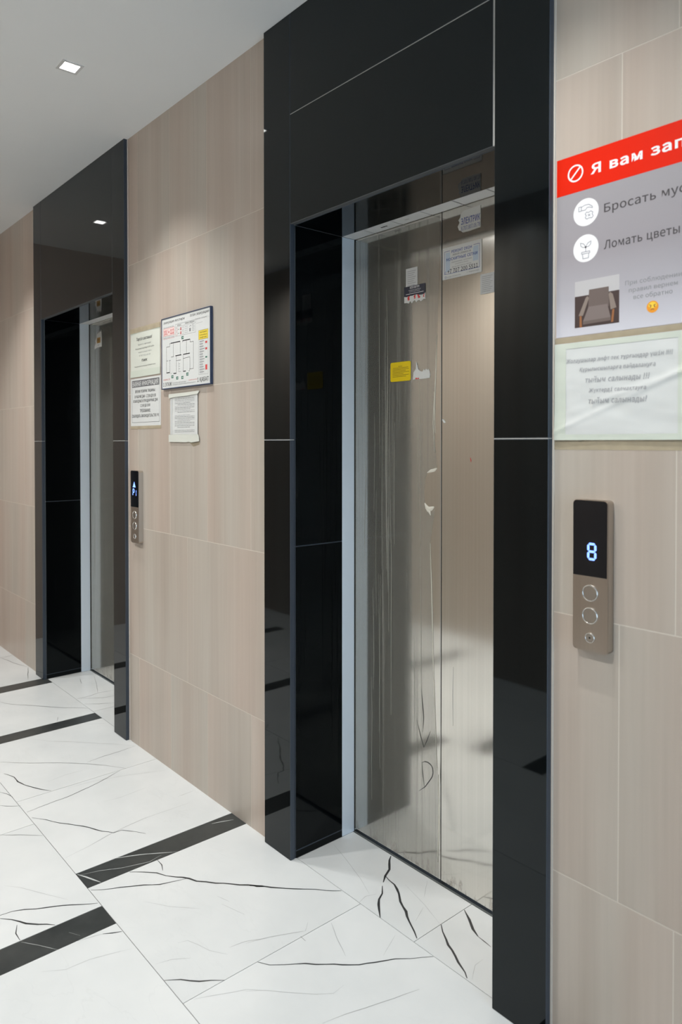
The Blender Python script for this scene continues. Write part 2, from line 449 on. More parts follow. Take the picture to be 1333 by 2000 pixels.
class Print:
    """flat print on a sheet whose top left corner is (x0, z0), facing -y; coordinates in metres right and down"""
    def __init__(self, parent, x0, z0, y, wave=None, tilt=0.0):
        self.p, self.x0, self.z0, self.y, self.L, self.wave, self.tilt = parent, x0, z0, y, {}, wave, tilt
    def pt(self, u, v, layer):
        c, s = math.cos(self.tilt), math.sin(self.tilt)
        x = self.x0 + u * c + v * s; z = self.z0 - v * c + u * s
        y = self.y - 0.00012 * (layer + 1)
        if self.wave: y += self.wave(x, z)
        return (x, y, z)
    def bm(self, mat, name):
        return self.L.setdefault((mat, name), bmesh.new())
    def poly(self, pts, mat, name='print', layer=0):
        b = self.bm(mat, name); vs = [b.verts.new(self.pt(u, v, layer)) for u, v in pts]; f = b.faces.new(vs)
        f.normal_update()
        if f.normal.y > 0: f.normal_flip()
    def rect(self, u0, v0, u1, v1, mat, name='print', layer=0):
        self.poly([(u0, v1), (u1, v1), (u1, v0), (u0, v0)], mat, name, layer)
    def disc(self, u, v, r, mat, name='print', layer=0, ry=None, n=24):
        self.poly([(u + r * math.cos(2 * math.pi * i / n), v + (ry or r) * math.sin(2 * math.pi * i / n)) for i in range(n)], mat, name, layer)
    def line(self, pts, w, mat, name='print', layer=1):
        closed = len(pts) > 3 and math.hypot(pts[0][0] - pts[-1][0], pts[0][1] - pts[-1][1]) < 1e-9
        q = list(pts[:-1]) if closed else list(pts); n = len(q); b = self.bm(mat, name); R_ = []
        for i in range(n):
            p0 = q[i - 1] if (closed or i > 0) else None; p1 = q[i]; p2 = q[(i + 1) % n] if (closed or i < n - 1) else None
            ns = []
            for (a, c) in ((p0, p1), (p1, p2)):
                if a and c:
                    L = math.hypot(c[0] - a[0], c[1] - a[1]) or 1e-9; ns.append((-(c[1] - a[1]) / L, (c[0] - a[0]) / L))
            mx, my = sum(k[0] for k in ns), sum(k[1] for k in ns)
            if len(ns) == 2: d = max(.4, (mx * mx + my * my) / 2); mx, my = mx / d, my / d
            R_.append([b.verts.new(self.pt(p1[0] + s_ * mx * w / 2, p1[1] + s_ * my * w / 2, layer)) for s_ in (1, -1)])
        for i in range(n if closed else n - 1):
            u, v = R_[i], R_[(i + 1) % n]; f = b.faces.new((u[0], v[0], v[1], u[1])); f.normal_update()
            if f.normal.y > 0: f.normal_flip()
    def ring(self, u, v, r, w, mat, name='print', layer=1, n=28):
        self.line([(u + r * math.cos(2 * math.pi * i / n), v + r * math.sin(2 * math.pi * i / n)) for i in range(n + 1)], w, mat, name, layer)
    def frame(self, u0, v0, u1, v1, w, mat, name='print', layer=1):
        self.line([(u0, v0), (u1, v0), (u1, v1), (u0, v1), (u0, v0)], w, mat, name, layer)
    def text(self, s, u, v, h, mat, width=None, align='C', bold=0.0, shear=0.0, name='lettering', layer=2, res=2, slope=0.0):
        """h = cap height, v = baseline (down from the top), u = anchor; width stretches the line"""
        vs, fs, w, dep = glyphs(s, bold, shear, res)
        sy = h / 0.70; sx = (width / w) if width else sy
        off = {'L': 0, 'C': -w * sx / 2, 'R': -w * sx}[align]
        b = self.bm(mat, name)
        bv = [b.verts.new(self.pt(u + off + x * sx, v - y * sy - slope * (off + x * sx), layer + .25 * k)) for (x, y), k in zip(vs, dep)]
        for f in fs:
            if len(set(f)) < 3: continue
            try: q = b.faces.new([bv[i] for i in f])
            except ValueError: continue
            q.normal_update()
            if q.normal.y > 0: q.normal_flip()
    def done(self):
        for (mat, name), b in self.L.items():
            bmesh.ops.remove_doubles(b, verts=b.verts, dist=1e-6)
            o = bm_obj(name.split('#')[0], b, mat, self.p)
            if name in ('lettering', 'diagram'): o['kind'] = 'stuff'     # flat print too fine to pick apart
        self.L = {}

def sheet(name, x0, z0, w, h, mat, parent, y=0.0, t=0.0005):
    return box(name, x0, x0 + w, y - t, y, z0 - h, z0, mat, parent)

def ragged(x0, x1, z0, z1, side_amp, n=9, sides='b', seed=1):
    """outline (x, z) of a torn paper: sides named in `sides` (l r t b) are ragged"""
    rnd = random.Random(seed); pts = []
    def run(ax, az, bx, bz, key, nx, nz):
        for i in range(n):
            f = i / n; k = rnd.uniform(-1, 1) * side_amp if key in sides and 0 < i else 0
            pts.append((ax + (bx - ax) * f + nx * k, az + (bz - az) * f + nz * k))
    run(x0, z0, x1, z0, 'b', 0, 1); run(x1, z0, x1, z1, 'r', 1, 0); run(x1, z1, x0, z1, 't', 0, 1); run(x0, z1, x0, z0, 'l', 1, 0)
    return pts

# ------------------------------------------------------------------ large structure
X_LEFT, X_RIGHT, X_HALL = -5.2, 2.6, -7.4
P1 = dict(xl=-2.034, a=-1.886, b=-1.073, xr=-0.922)      # near surround: outer left, opening, outer right
P2 = dict(xl=-4.398, a=-4.272, b=-3.279, xr=-3.147)      # far surround
TOP = 2.107
BED = 0.0004                                             # face of the grout bed behind the tiles

# elevator wall: one slab notched by the two lift openings
out = [(X_HALL, 0), (P2['a'] - .005, 0), (P2['a'] - .005, TOP + .02), (P2['b'] + .005, TOP + .02), (P2['b'] + .005, 0),
       (P1['a'] - .005, 0), (P1['a'] - .005, TOP + .02), (P1['b'] + .005, TOP + .02), (P1['b'] + .005, 0), (X_RIGHT + .2, 0), (X_RIGHT + .2, CEIL), (X_HALL, CEIL)]
wall_back = prism_xz('wall_back', out, BED, 0.32, 'grout')
wall_back['kind'] = 'structure'; wall_back['label'] = 'tiled beige elevator wall with both lift openings'

ZR = [0.0, 0.408, 1.003, 1.613, 2.208, CEIL]
def wall_tiles(x0, x1, even, odd):
    g = 0.0014
    for r in range(5):
        js = [j for j in (odd if r % 2 == 0 else even) if x0 + .02 < j < x1 - .02]
        e = [x0] + js + [x1]
        for u, v in zip(e, e[1:]):
            box('wall_tile', u + g, v - g, 0.0, BED, ZR[r] + (g if r else 0), ZR[r + 1] - (g if r < 4 else 0), 'tile', wall_back)
wall_tiles(X_HALL, P2['xl'] + .012, [-6.7, -6.1, -5.5, -4.9], [-7.05, -6.45, -5.85, -5.25, -4.64])
wall_tiles(P2['xr'] - .012, P1['xl'] + .012, [-2.60], [-3.045, -2.745, -2.445, -2.143])
wall_tiles(P1['xr'] - .012, X_RIGHT, [-0.762, -.16, .44, 1.04, 1.64, 2.24], [-0.645, -.045, .555, 1.155, 1.755, 2.355])

floor = box('floor', X_HALL, X_RIGHT + .2, OPP - .15, 0.45, -0.12, -0.0015, 'floor_grout')
floor['kind'] = 'structure'; floor['label'] = 'white veined marble tile floor with black inlay strips'
ceiling = box('ceiling', X_HALL, X_RIGHT + .2, OPP - .15, 0.32, CEIL, CEIL + .12, 'ceiling')
ceiling['kind'] = 'structure'
wall_front = box('wall_front', X_HALL, X_RIGHT + .2, OPP - .15, OPP, 0, CEIL, 'tile'); wall_front['kind'] = 'structure'
wall_left = prism_yz('wall_left', [(BED, 0), (-1.0, 0), (-1.0, 2.15), (-1.95, 2.15), (-1.95, 0), (OPP, 0), (OPP, CEIL), (BED, CEIL)], X_LEFT - .15, X_LEFT, 'tile')
wall_left['kind'] = 'structure'
wall_hall = box('wall_hall', X_HALL - .15, X_HALL, OPP - .15, 0.32, 0, CEIL, 'hall'); wall_hall['kind'] = 'structure'
wall_right = prism_yz('wall_right', [(BED, 0), (-.35, 0), (-.35, 2.3), (-1.75, 2.3), (-1.75, 0), (OPP, 0), (OPP, CEIL), (BED, CEIL)], X_RIGHT, X_RIGHT + .12, 'ceiling')
wall_right['kind'] = 'structure'
for o, s in ((ceiling, 'plain white painted ceiling'), (wall_front, 'beige wall opposite the elevators'), (wall_left, 'end wall of the corridor with dark passage'),
             (wall_hall, 'dim grey wall beyond the corridor end'), (wall_right, 'entrance wall behind the right side of the corridor')):
    o['label'] = s

# floor tiles: rows across the corridor, each with its own joints and black inlay strips
tiles = []
def floor_row(y0, y1, x0, x1, joints, strips):
    g = 0.0009
    cuts = sorted(set([x0, x1] + [j for j in joints if x0 < j < x1] + [e for s in strips for e in s if x0 < e < x1]))
    for u, v in zip(cuts, cuts[1:]):
        black = any(abs(u - s[0]) < 1e-6 or abs(v - s[1]) < 1e-6 for s in strips if s[0] - 1e-6 <= u and v <= s[1] + 1e-6)
        o = box('inlay_strip' if black else 'floor_tile', u + g, v - g, y0 + g, y1 - g, -0.0015, 0.0, 'black_marble' if black else 'marble', floor)
        tiles.append((u, v, y0, y1, o))
J = 0.008
floor_row(J, DOOR_Y - .009, P1['a'], P1['b'], [-1.357], [])
floor_row(J, DOOR_Y - .009, P2['a'], P2['b'], [-3.60], [])
floor_row(-.594, J, X_HALL, X_RIGHT, [-6.72, -6.12, -4.907, -2.879, -1.574, -.36, .95, 2.0], [(-5.62, -5.52), (-4.30, -4.193), (-3.577, -3.485), (-2.274, -2.1765), (-.97, -.87), (.25, .35), (1.5, 1.6)])
floor_row(-1.2, -.594, X_HALL, X_RIGHT, [-6.9, -6.2, -4.7, -3.95, -2.672, -1.30, .1, .8, 2.0], [(-5.5, -5.4), (-3.37, -3.27), (-2.0655, -1.964), (-.68, -.58), (1.4, 1.5)])
floor_row(-1.8, -1.2, X_HALL, X_RIGHT, [-6.6, -6.0, -4.95, -3.7, -2.4, -1.1, .2, 1.5], [(-5.6, -5.5), (-4.38, -4.28), (-3.1, -3.0), (-1.80, -1.70), (-.45, -.35), (.9, 1.0)])
floor_row(OPP, -1.8, X_HALL, X_RIGHT, [-6.8, -6.2, -5.0, -4.1, -2.9, -2.1, -.9, .3, 1.2], [])

def ribbon(pts, wid, taper=True):
    """winding vein laid into a tile: dense centre line with jitter, tapering to both ends"""
    rnd = random.Random(int(abs(pts[0][0]) * 1e4)); line = []
    for (a, b), (c, d) in zip(pts, pts[1:]):
        n = max(1, int(math.hypot(c - a, d - b) / 0.022))
        for i in range(n):
            f = i / n; k = 0 if i == 0 else rnd.uniform(-1, 1) * wid * .45
            L = math.hypot(c - a, d - b); line.append((a + (c - a) * f - (d - b) / L * k, b + (d - b) * f + (c - a) / L * k))
    line.append(pts[-1]); n = len(line); bm = bmesh.new(); prev = None
    for i, (x, y) in enumerate(line):
        x1, y1 = line[min(i + 1, n - 1)]; x2, y2 = line[max(i - 1, 0)]; L = math.hypot(x1 - x2, y1 - y2) or 1
        e = min(i, n - 1 - i) / max(1, n * .25); w = wid * .5 * (min(1, .35 + e * .65)) * rnd.uniform(.7, 1.15)
        nx, ny = -(y1 - y2) / L * w, (x1 - x2) / L * w
        a = bm.verts.new((x + nx, y + ny, .0002)); b = bm.verts.new((x - nx, y - ny, .0002))
        if prev:
            f = bm.faces.new((prev[0], prev[1], b, a)); f.normal_update()
            if f.normal.z < 0: f.normal_flip()
        prev = (a, b)
    return bm
VEINS = [
  ('d',4.8,[(-2.161,-0.59),(-2.126,-0.537),(-2.1,-0.489),(-2.079,-0.452),(-2.049,-0.412),(-2.037,-0.377),(-2.022,-0.332)]),
  ('d',6.7,[(-2.172,-0.456),(-2.142,-0.421),(-2.111,-0.391),(-2.079,-0.376),(-2.052,-0.355),(-2.016,-0.325),(-1.99,-0.315),(-1.942,-0.274),(-1.886,-0.221),(-1.829,-0.166),(-1.863,-0.198),(-1.837,-0.171),(-1.811,-0.151),(-1.779,-0.121),(-1.736,-0.075),(-1.691,-0.032),(-1.658,0.005)]),
  ('d',3.2,[(-2.179,-0.356),(-2.142,-0.357),(-2.11,-0.37)]),
  ('d',4.8,[(-2.216,-0.842),(-2.212,-0.809),(-2.198,-0.779),(-2.178,-0.751),(-2.155,-0.706),(-2.114,-0.643),(-2.086,-0.599)]),
  ('d',7.0,[(-2.201,-0.846),(-2.174,-0.821),(-2.15,-0.806),(-2.13,-0.795),(-2.104,-0.77),(-2.07,-0.733)]),
  ('d',3.0,[(-2.14,-0.817),(-2.105,-0.831),(-2.068,-0.831)]),
  ('d',4.5,[(-1.945,-0.643),(-1.92,-0.597)]),
  ('d',2.2,[(-1.964,-0.713),(-1.945,-0.643)]),
  ('d',4.8,[(-1.674,-0.594),(-1.649,-0.559),(-1.63,-0.543),(-1.612,-0.525),(-1.595,-0.499),(-1.573,-0.473)]),
  ('d',4.9,[(-2.722,-0.586),(-2.674,-0.551),(-2.617,-0.52),(-2.565,-0.481),(-2.516,-0.449),(-2.465,-0.425),(-2.428,-0.397),(-2.427,-0.367),(-2.385,-0.334),(-2.35,-0.312)]),
  ('d',3.0,[(-2.775,-0.587),(-2.785,-0.513),(-2.793,-0.425),(-2.815,-0.336),(-2.84,-0.259),(-2.874,-0.173)]),
  ('d',5.5,[(-3.161,-0.558),(-3.102,-0.535),(-3.049,-0.536),(-3.006,-0.525),(-2.946,-0.498),(-2.885,-0.459)]),
  ('d',2.9,[(-3.287,-0.538),(-3.193,-0.441),(-3.114,-0.34),(-3.032,-0.258),(-2.961,-0.198),(-2.879,-0.144)]),
  ('d',2.1,[(-2.385,-0.585),(-2.403,-0.495),(-2.43,-0.404),(-2.441,-0.338),(-2.449,-0.272),(-2.446,-0.167),(-2.444,-0.082)]),
  ('d',3.6,[(-3.004,-0.619),(-2.965,-0.6),(-2.927,-0.592)]),
  ('d',2.6,[(-2.891,-0.65),(-2.857,-0.617),(-2.839,-0.589)]),
  ('d',2.7,[(-2.673,-0.712),(-2.629,-0.658),(-2.572,-0.597)]),
  ('d',1.8,[(-2.97,-0.442),(-2.985,-0.362),(-2.98,-0.291)]),
  ('d',1.8,[(-2.866,-0.398),(-2.852,-0.287),(-2.82,-0.18),(-2.754,-0.021)]),
  ('d',1.7,[(-1.741,-0.583),(-1.729,-0.542),(-1.701,-0.5)]),
  ('d',1.6,[(-1.885,-0.305),(-1.837,-0.29)]),
  ('d',1.6,[(-1.842,-0.314),(-1.757,-0.288)]),
  ('d',1.3,[(-1.776,-0.499),(-1.767,-0.472),(-1.735,-0.459),(-1.693,-0.446),(-1.649,-0.416)]),
  ('d',1.5,[(-1.668,-0.398),(-1.66,-0.35),(-1.633,-0.299)]),
  ('d',1.2,[(-1.569,-0.567),(-1.548,-0.522),(-1.527,-0.482),(-1.51,-0.445),(-1.476,-0.411)]),
  ('d',1.1,[(-1.909,-0.827),(-1.875,-0.774),(-1.871,-0.711),(-1.854,-0.656),(-1.837,-0.606)]),
  ('d',1.2,[(-2.004,-0.489),(-1.932,-0.44),(-1.866,-0.376)]),
  ('d',1.2,[(-2.358,-0.79),(-2.316,-0.754),(-2.237,-0.708),(-2.161,-0.662)]),
  ('d',2.3,[(-2.516,-0.095),(-2.519,-0.022)]),
  ('d',1.4,[(-2.665,-0.333),(-2.655,-0.272),(-2.665,-0.157)]),
  ('d',8.7,[(-1.692,0.258),(-1.641,0.199),(-1.625,0.164),(-1.605,0.135)]),
  ('d',7.7,[(-1.625,0.164),(-1.575,0.154),(-1.534,0.132),(-1.504,0.107),(-1.461,0.087),(-1.424,0.061),(-1.386,0.041),(-1.361,0.025)]),
  ('d',7.8,[(-1.594,0.12),(-1.567,0.093),(-1.553,0.065),(-1.519,0.032),(-1.49,0.008)]),
  ('d',6.9,[(-1.356,0.122),(-1.306,0.085),(-1.267,0.064),(-1.227,0.041),(-1.192,0.026),(-1.175,0.013)]),
  ('d',7.2,[(-1.355,0.225),(-1.318,0.202),(-1.284,0.176),(-1.256,0.163)]),
  ('d',3.3,[(-1.256,0.163),(-1.206,0.156)]),
  ('d',4.6,[(-1.573,-0.37),(-1.543,-0.352),(-1.517,-0.319),(-1.486,-0.275),(-1.449,-0.236),(-1.39,-0.168),(-1.369,-0.129),(-1.344,-0.079),(-1.317,-0.045),(-1.284,0.006)]),
  ('d',1.9,[(-1.564,-0.117),(-1.509,-0.145),(-1.439,-0.174)]),
  ('d',1.8,[(-1.581,0.009),(-1.59,0.043),(-1.577,0.077)]),
  ('d',1.4,[(-1.863,0.154),(-1.779,0.13),(-1.666,0.093),(-1.593,0.062)]),
  ('d',1.1,[(-1.553,0.18),(-1.443,0.151),(-1.358,0.12)]),
  ('d',2.0,[(-1.305,-0.368),(-1.29,-0.307),(-1.257,-0.204),(-1.229,-0.11)]),
  ('d',1.2,[(-1.507,-0.452),(-1.478,-0.412),(-1.44,-0.377),(-1.386,-0.323),(-1.359,-0.286),(-1.363,-0.249)]),
  ('d',3.2,[(-1.577,-0.22),(-1.554,-0.221)]),
  ('d',1.7,[(-1.653,-0.354),(-1.631,-0.288),(-1.586,-0.195),(-1.612,-0.165)]),
  ('d',1.3,[(-1.191,0.101),(-1.191,0.067),(-1.164,0.02)]),
  ('d',1.2,[(-1.522,0.249),(-1.471,0.177)]),
  ('d',1.1,[(-1.441,0.14),(-1.413,0.075)]),
  ('d',1.1,[(-1.409,-0.013),(-1.374,-0.094)]),
  ('d',3.8,[(-4.056,-0.32),(-4.008,-0.302),(-3.956,-0.265),(-3.881,-0.198),(-3.82,-0.149),(-3.747,-0.088),(-3.707,-0.037),(-3.661,0.006)]),
  ('d',2.7,[(-3.838,0.014),(-3.833,0.081),(-3.85,0.138),(-3.837,0.232)]),
  ('d',3.1,[(-3.839,0.017),(-3.759,0.132),(-3.75,0.194)]),
  ('d',3.0,[(-3.732,0.015),(-3.683,0.077),(-3.647,0.148)]),
  ('d',2.4,[(-4.149,0.238),(-4.005,0.194),(-3.858,0.141)]),
  ('d',2.5,[(-4.157,0.155),(-4.061,0.127)]),
  ('d',2.3,[(-3.456,-0.352),(-3.369,-0.295),(-3.296,-0.215),(-3.19,-0.12),(-3.144,-0.075),(-3.065,-0.015)]),
  ('d',2.6,[(-3.042,-0.248),(-3.054,-0.168),(-3.055,-0.095),(-3.065,-0.015)]),
  ('d',4.1,[(-4.903,-0.079),(-4.721,-0.05),(-4.583,-0.01)]),
  ('d',3.0,[(-4.571,-0.009),(-4.334,-0.085)]),
  ('d',2.8,[(-4.883,-0.072),(-4.897,-0.001)]),
  ('d',2.5,[(-3.643,-0.158),(-3.592,-0.181)]),
  ('d',2.1,[(-3.49,-0.1),(-3.45,-0.069),(-3.408,-0.006)]),
  ('w',3.8,[(-2.281,-0.469),(-2.242,-0.387),(-2.178,-0.283)]),
  ('w',2.2,[(-2.259,-0.586),(-2.241,-0.527),(-2.207,-0.46),(-2.183,-0.38),(-2.193,-0.331)]),
  ('w',5.4,[(-2.268,-0.591),(-2.237,-0.575),(-2.18,-0.55)]),
  ('w',3.5,[(-2.257,-0.097),(-2.243,-0.055),(-2.229,-0.021)]),
  ('w',1.6,[(-2.013,-0.714),(-1.98,-0.695)]),
  ('w',1.8,[(-2.06,-0.831),(-2.017,-0.799),(-1.962,-0.763)]),
]

for kind, w_mm, pts in VEINS:
    mx, my = pts[len(pts) // 2]
    mx, my = (mx + pts[len(pts) // 2 - 1][0]) / 2, (my + pts[len(pts) // 2 - 1][1]) / 2
    host = next((t for t in tiles if t[0] <= mx <= t[1] and t[2] <= my <= t[3]), None)
    mat = 'vein_white' if kind == 'w' else ('vein' if w_mm >= 2.4 else 'vein_soft')
    if host is None: continue
    bm_obj('vein', ribbon(pts, w_mm / 1000 if w_mm > 2.4 else w_mm * .8 / 1000), mat, host[4])

# ------------------------------------------------------------------ granite surrounds
def surround(p, label, two_piece):
    root = thing('elevator_surround', label, 'elevator surround'); root.location = ((p['a'] + p['b']) / 2, 0, 0)
    inv = Matrix.Translation(-root.location)
    def put(o):
        o.data.transform(inv); return o
    zj = 1.399; g = .0012
    for x0, x1 in ((p['xl'], p['a']), (p['b'], p['xr'])):
        put(slab('pillar_panel', x0, x1, FRONT, 0.0, 0.0, zj - g, 1, root))
        put(slab('pillar_panel', x0, x1, FRONT, 0.0, zj + g, CEIL, 1, root))
        put(box('grout_line', x0 + .001, x1 - .001, FRONT + .0004, -0.001, zj - g, zj + g, 'granite_grout', root))
    for x0, x1 in ((p['xl'] - .003, p['xl']), (p['xr'], p['xr'] + .004)):
        put(box('edge_grout', x0, x1, -.003, 0.0003, 0.0, CEIL, 'grout', root))
    a, b = p['a'] + .001, p['b'] - .004
    if two_piece:
        put(slab('lintel_panel', a, b, FRONT, 0.0, TOP, 2.4635, 1, root, edge='granite_sawn')); put(slab('lintel_panel', a, b, FRONT, 0.0, 2.465, CEIL, 1, root))
        put(box('grout_line', a, b, FRONT + .0006, -0.001, 2.4632, 2.4653, 'granite_grout', root))
        put(box('grout_line', b, p['b'], FRONT + .0006, -0.001, TOP, CEIL, 'granite_grout', root))
    else:
        put(slab('lintel_panel', a, b + .003, FRONT, 0.0, TOP, CEIL, 1, root, edge='granite_sawn'))
    for x0, x1 in ((p['a'] - .02, p['a']), (p['b'], p['b'] + .02)):
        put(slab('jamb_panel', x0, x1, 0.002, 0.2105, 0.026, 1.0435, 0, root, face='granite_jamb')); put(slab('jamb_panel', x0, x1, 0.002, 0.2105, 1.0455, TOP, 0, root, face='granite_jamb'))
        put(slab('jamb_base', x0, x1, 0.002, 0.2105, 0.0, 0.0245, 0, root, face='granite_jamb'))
        s = .0008 if x0 < p['a'] else -.0008
        for z in (0.02525, 1.0445):
            put(box('grout_line', x0 + .001 - (s < 0) * .0, x1 - abs(s), 0.003, 0.2095, z - .0005, z + .0005, 'granite_edge', root))
    put(slab('soffit_panel', p['a'], p['b'], 0.002, 0.2105, TOP, TOP + .018, 2, root))
    return root
s_near = surround(P1, 'black granite surround of the near elevator, with stickered doors inside', True)
s_far = surround(P2, 'black granite surround of the far elevator, reflecting a ceiling lamp', False)

# ------------------------------------------------------------------ elevator doors
def lift_door(name, p, label, plates):
    root = thing(name, label, kind='structure'); root.location = ((p['a'] + p['b']) / 2, DOOR_Y, 0)
    inv = Matrix.Translation(-root.location); seam = (p['a'] + p['b']) / 2 - (.0075 if plates else 0)
    def put(o):
        o.data.transform(inv); return o
    l = put(box('door_leaf', p['a'] - .04, seam - .0016, DOOR_Y, DOOR_Y + .03, .009, TOP + .05, 'steel', root, .0008))
    r = put(box('door_leaf', seam + .0016, p['b'] + .04, DOOR_Y, DOOR_Y + .03, .009, TOP + .05, 'steel', root, .0008))
    put(box('door_gap', seam - .004, seam + .004, DOOR_Y + .012, DOOR_Y + .02, .0, TOP, 'dark', root))
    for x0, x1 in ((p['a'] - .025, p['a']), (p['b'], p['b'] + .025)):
        put(box('painted_gap_shade', x0 + .0005, x1 - .0005, DOOR_Y - .0038, DOOR_Y - .0004, 0, TOP, 'dark', root))  # dark filler painting the shade between frame and leaf
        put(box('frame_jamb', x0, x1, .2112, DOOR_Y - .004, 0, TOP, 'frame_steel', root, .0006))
    js = ([p['a']] + [-1.782, -1.653, -1.525, -1.397, -1.270, -1.142] + [p['b']]) if plates else [p['a'], p['a'] + .335, p['a'] + .67, p['b']]
    for u, v in zip(js, js[1:]):
        put(box('header_plate', u + .0022, v - .0022, .2112, DOOR_Y - .004, TOP, TOP + .004, 'header_steel', root))
    put(box('header_back', p['a'], p['b'], .2112, DOOR_Y - .004, TOP + .004, TOP + .03, 'dark', root))
    put(box('sill', p['a'], p['b'], DOOR_Y - .0088, DOOR_Y + .05, -.001, .0008, 'sill_metal', root))
    put(box('sill_groove', p['a'], p['b'], DOOR_Y - .002, DOOR_Y + .04, .0008, .0012, 'dark', root))
    return root, l, r, put, seam
door1, leaf1, leaf2, put1, seam1 = lift_door('door_1', P1, 'stainless steel doors of the near elevator, covered in stickers', True)
door2, leaf3, leaf4, put2, seam2 = lift_door('door_2', P2, 'stainless steel doors of the far elevator', False)
for x, w in ((-1.72, .006), (-1.709, .011), (-1.698, .006), (-1.607, .016)):
    put1(box('screw_hole', x - w / 2, x + w / 2, .236, .243, TOP - .0004, TOP, 'dark' if w < .015 else 'lamp_trim', door1))

# protective film on the left leaf: torn along the right side
FILM_R = [(-1.4935, .012), (-1.495, .10), (-1.4932, .20), (-1.500, .36), (-1.508, .52), (-1.5156, .68), (-1.5190, .80), (-1.5226, .925), (-1.5316, 1.071), (-1.5273, 1.104), (-1.5168, 1.154), (-1.5126, 1.1785),
          (-1.526, 1.172), (-1.5426, 1.168), (-1.552, 1.178), (-1.5557, 1.192), (-1.558, 1.233), (-1.5545, 1.268), (-1.5472, 1.2907), (-1.526, 1.301), (-1.5044, 1.308), (-1.509, 1.35), (-1.5131, 1.397), (-1.5112, 1.494), (-1.5074, 1.655), (-1.5015, 1.814), (-1.497, 1.95), (-1.4955, 2.10)]
film = put1(prism_xz('protective_film', [(-1.885, 2.10), (-1.885, .012)] + FILM_R, DOOR_Y - .0008, DOOR_Y - .0004, 'film', door1))
film.parent = leaf1

for lf, x0, x1 in ((leaf3, P2['a'] + .001, seam2 - .002), (leaf4, seam2 + .002, P2['b'] - .001)):
    put2(prism_xz('protective_film', [(x0, .012), (x1, .012), (x1, 2.10), (x0, 2.10)], DOOR_Y - .0008, DOOR_Y - .0004, 'film', lf))

def strip_xz(pts, w, y, t=.0012):
    bm = bmesh.new(); prev = None
    for i, (x, z) in enumerate(pts):
        x1, z1 = pts[min(i + 1, len(pts) - 1)]; x2, z2 = pts[max(i - 1, 0)]; L = math.hypot(x1 - x2, z1 - z2) or 1
        ww = w * (.5 if 0 < i < len(pts) - 1 else .12)
        nx, nz = -(z1 - z2) / L * ww, (x1 - x2) / L * ww
        ring = [bm.verts.new((x + nx, y, z + nz)), bm.verts.new((x, y - t, z)), bm.verts.new((x - nx, y, z - nz))]
        if prev:
            for a in (0, 1): bm.faces.new((prev[a], prev[a + 1], ring[a + 1], ring[a]))
        prev = ring
    bmesh.ops.recalc_face_normals(bm, faces=bm.faces)
    return bm
for pts, w, mat in (([(-1.5044, 1.309), (-1.516, 1.303), (-1.530, 1.300), (-1.545, 1.294)], .010, 'film_torn'),
                    ([(-1.556, 1.196), (-1.548, 1.183), (-1.538, 1.178), (-1.528, 1.180), (-1.516, 1.186)], .014, 'film_torn'),
                    ([(-1.552, 1.19), (-1.545, 1.175), (-1.535, 1.168), (-1.531, 1.158)], .009, 'film_torn'),
                    ([(-1.512, 1.42), (-1.516, 1.50), (-1.510, 1.62), (-1.506, 1.73)], .004, 'film_torn'),
                    ([(-1.515, 1.36), (-1.521, 1.45), (-1.517, 1.55)], .003, 'film_torn'),
                    ([(-1.532, 1.07), (-1.526, .93), (-1.519, .70), (-1.503, .36)], .0035, 'film_torn'),
                    ([(-1.497, .34), (-1.493, .19), (-1.499, .06)], .006, 'film_torn')):
    put1(bm_obj('film_crease', strip_xz(pts, w, DOOR_Y - .0005), mat, leaf1))
rnd = random.Random(5)
for i in range(24):                                      # long fine ridges of the film
    x = rnd.choice([rnd.uniform(-1.86, -1.70), rnd.uniform(-1.80, -1.56)]); z = rnd.uniform(.05, 1.5); L = rnd.uniform(.25, .75)
    put1(bm_obj('film_crease', strip_xz([(x, z), (x + rnd.uniform(-.003, .003), z + L * .3), (x + rnd.uniform(-.004, .004), z + L * .7), (x + rnd.uniform(-.005, .002), min(2.08, z + L))], rnd.uniform(.0008, .0016), DOOR_Y - .0006, .0003), 'film_ridge', leaf1))
ink = []
for leaf, pts, w in ((leaf1, [(-1.5692, .5932), (-1.5634, .5431), (-1.5589, .5021), (-1.5632, .4541)], .0022), (leaf1, [(-1.5889, .4881), (-1.5717, .4388), (-1.5575, .4072), (-1.5464, .4298), (-1.5299, .4687)], .0022),
                     (leaf1, [(-1.5659, .3565), (-1.563, .3227), (-1.5544, .2706)], .0022), (leaf1, [(-1.5687, .3538), (-1.5540, .3625), (-1.5407, .3643), (-1.5290, .3610), (-1.5214, .3541), (-1.5186, .3384), (-1.5225, .325), (-1.5295, .3135), (-1.5517, .2822), (-1.5798, .2569)], .0022)):
    put1(bm_obj('pen_mark', strip_xz(pts, w, DOOR_Y - .0011, .0003), 'ink', leaf))
put1(bm_obj('scratch', strip_xz([(-1.4372, .6961), (-1.4396, .6103), (-1.4383, .5132)], .0018, DOOR_Y - .0003, .0003), 'ink_faded', leaf2))
put1(bm_obj('scratch', strip_xz([(-1.3745, 1.345), (-1.3715, 1.337), (-1.371, 1.331)], .003, DOOR_Y - .0003, .0003), 'ink_red', leaf2))

# ------------------------------------------------------------------ stickers on the doors
DY = DOOR_Y - .0012
def sticker(name, label, cat, x0, z1, w, h, mat, outline=None, dy=0.0, tilt=0.0, group=None):
    root = thing(name, label, cat, group); y = DY - dy
    pts = outline or [(x0, z1 - h), (x0 + w, z1 - h), (x0 + w, z1), (x0, z1)]
    if tilt: pts = [(x0 + (x - x0) * math.cos(tilt) - (z - z1) * math.sin(tilt), z1 + (x - x0) * math.sin(tilt) + (z - z1) * math.cos(tilt)) for x, z in pts]
    prism_xz('paper_sheet', pts, y - .0004, y, mat, root)
    return root, Print(root, x0, z1, y - .0004, tilt=tilt)

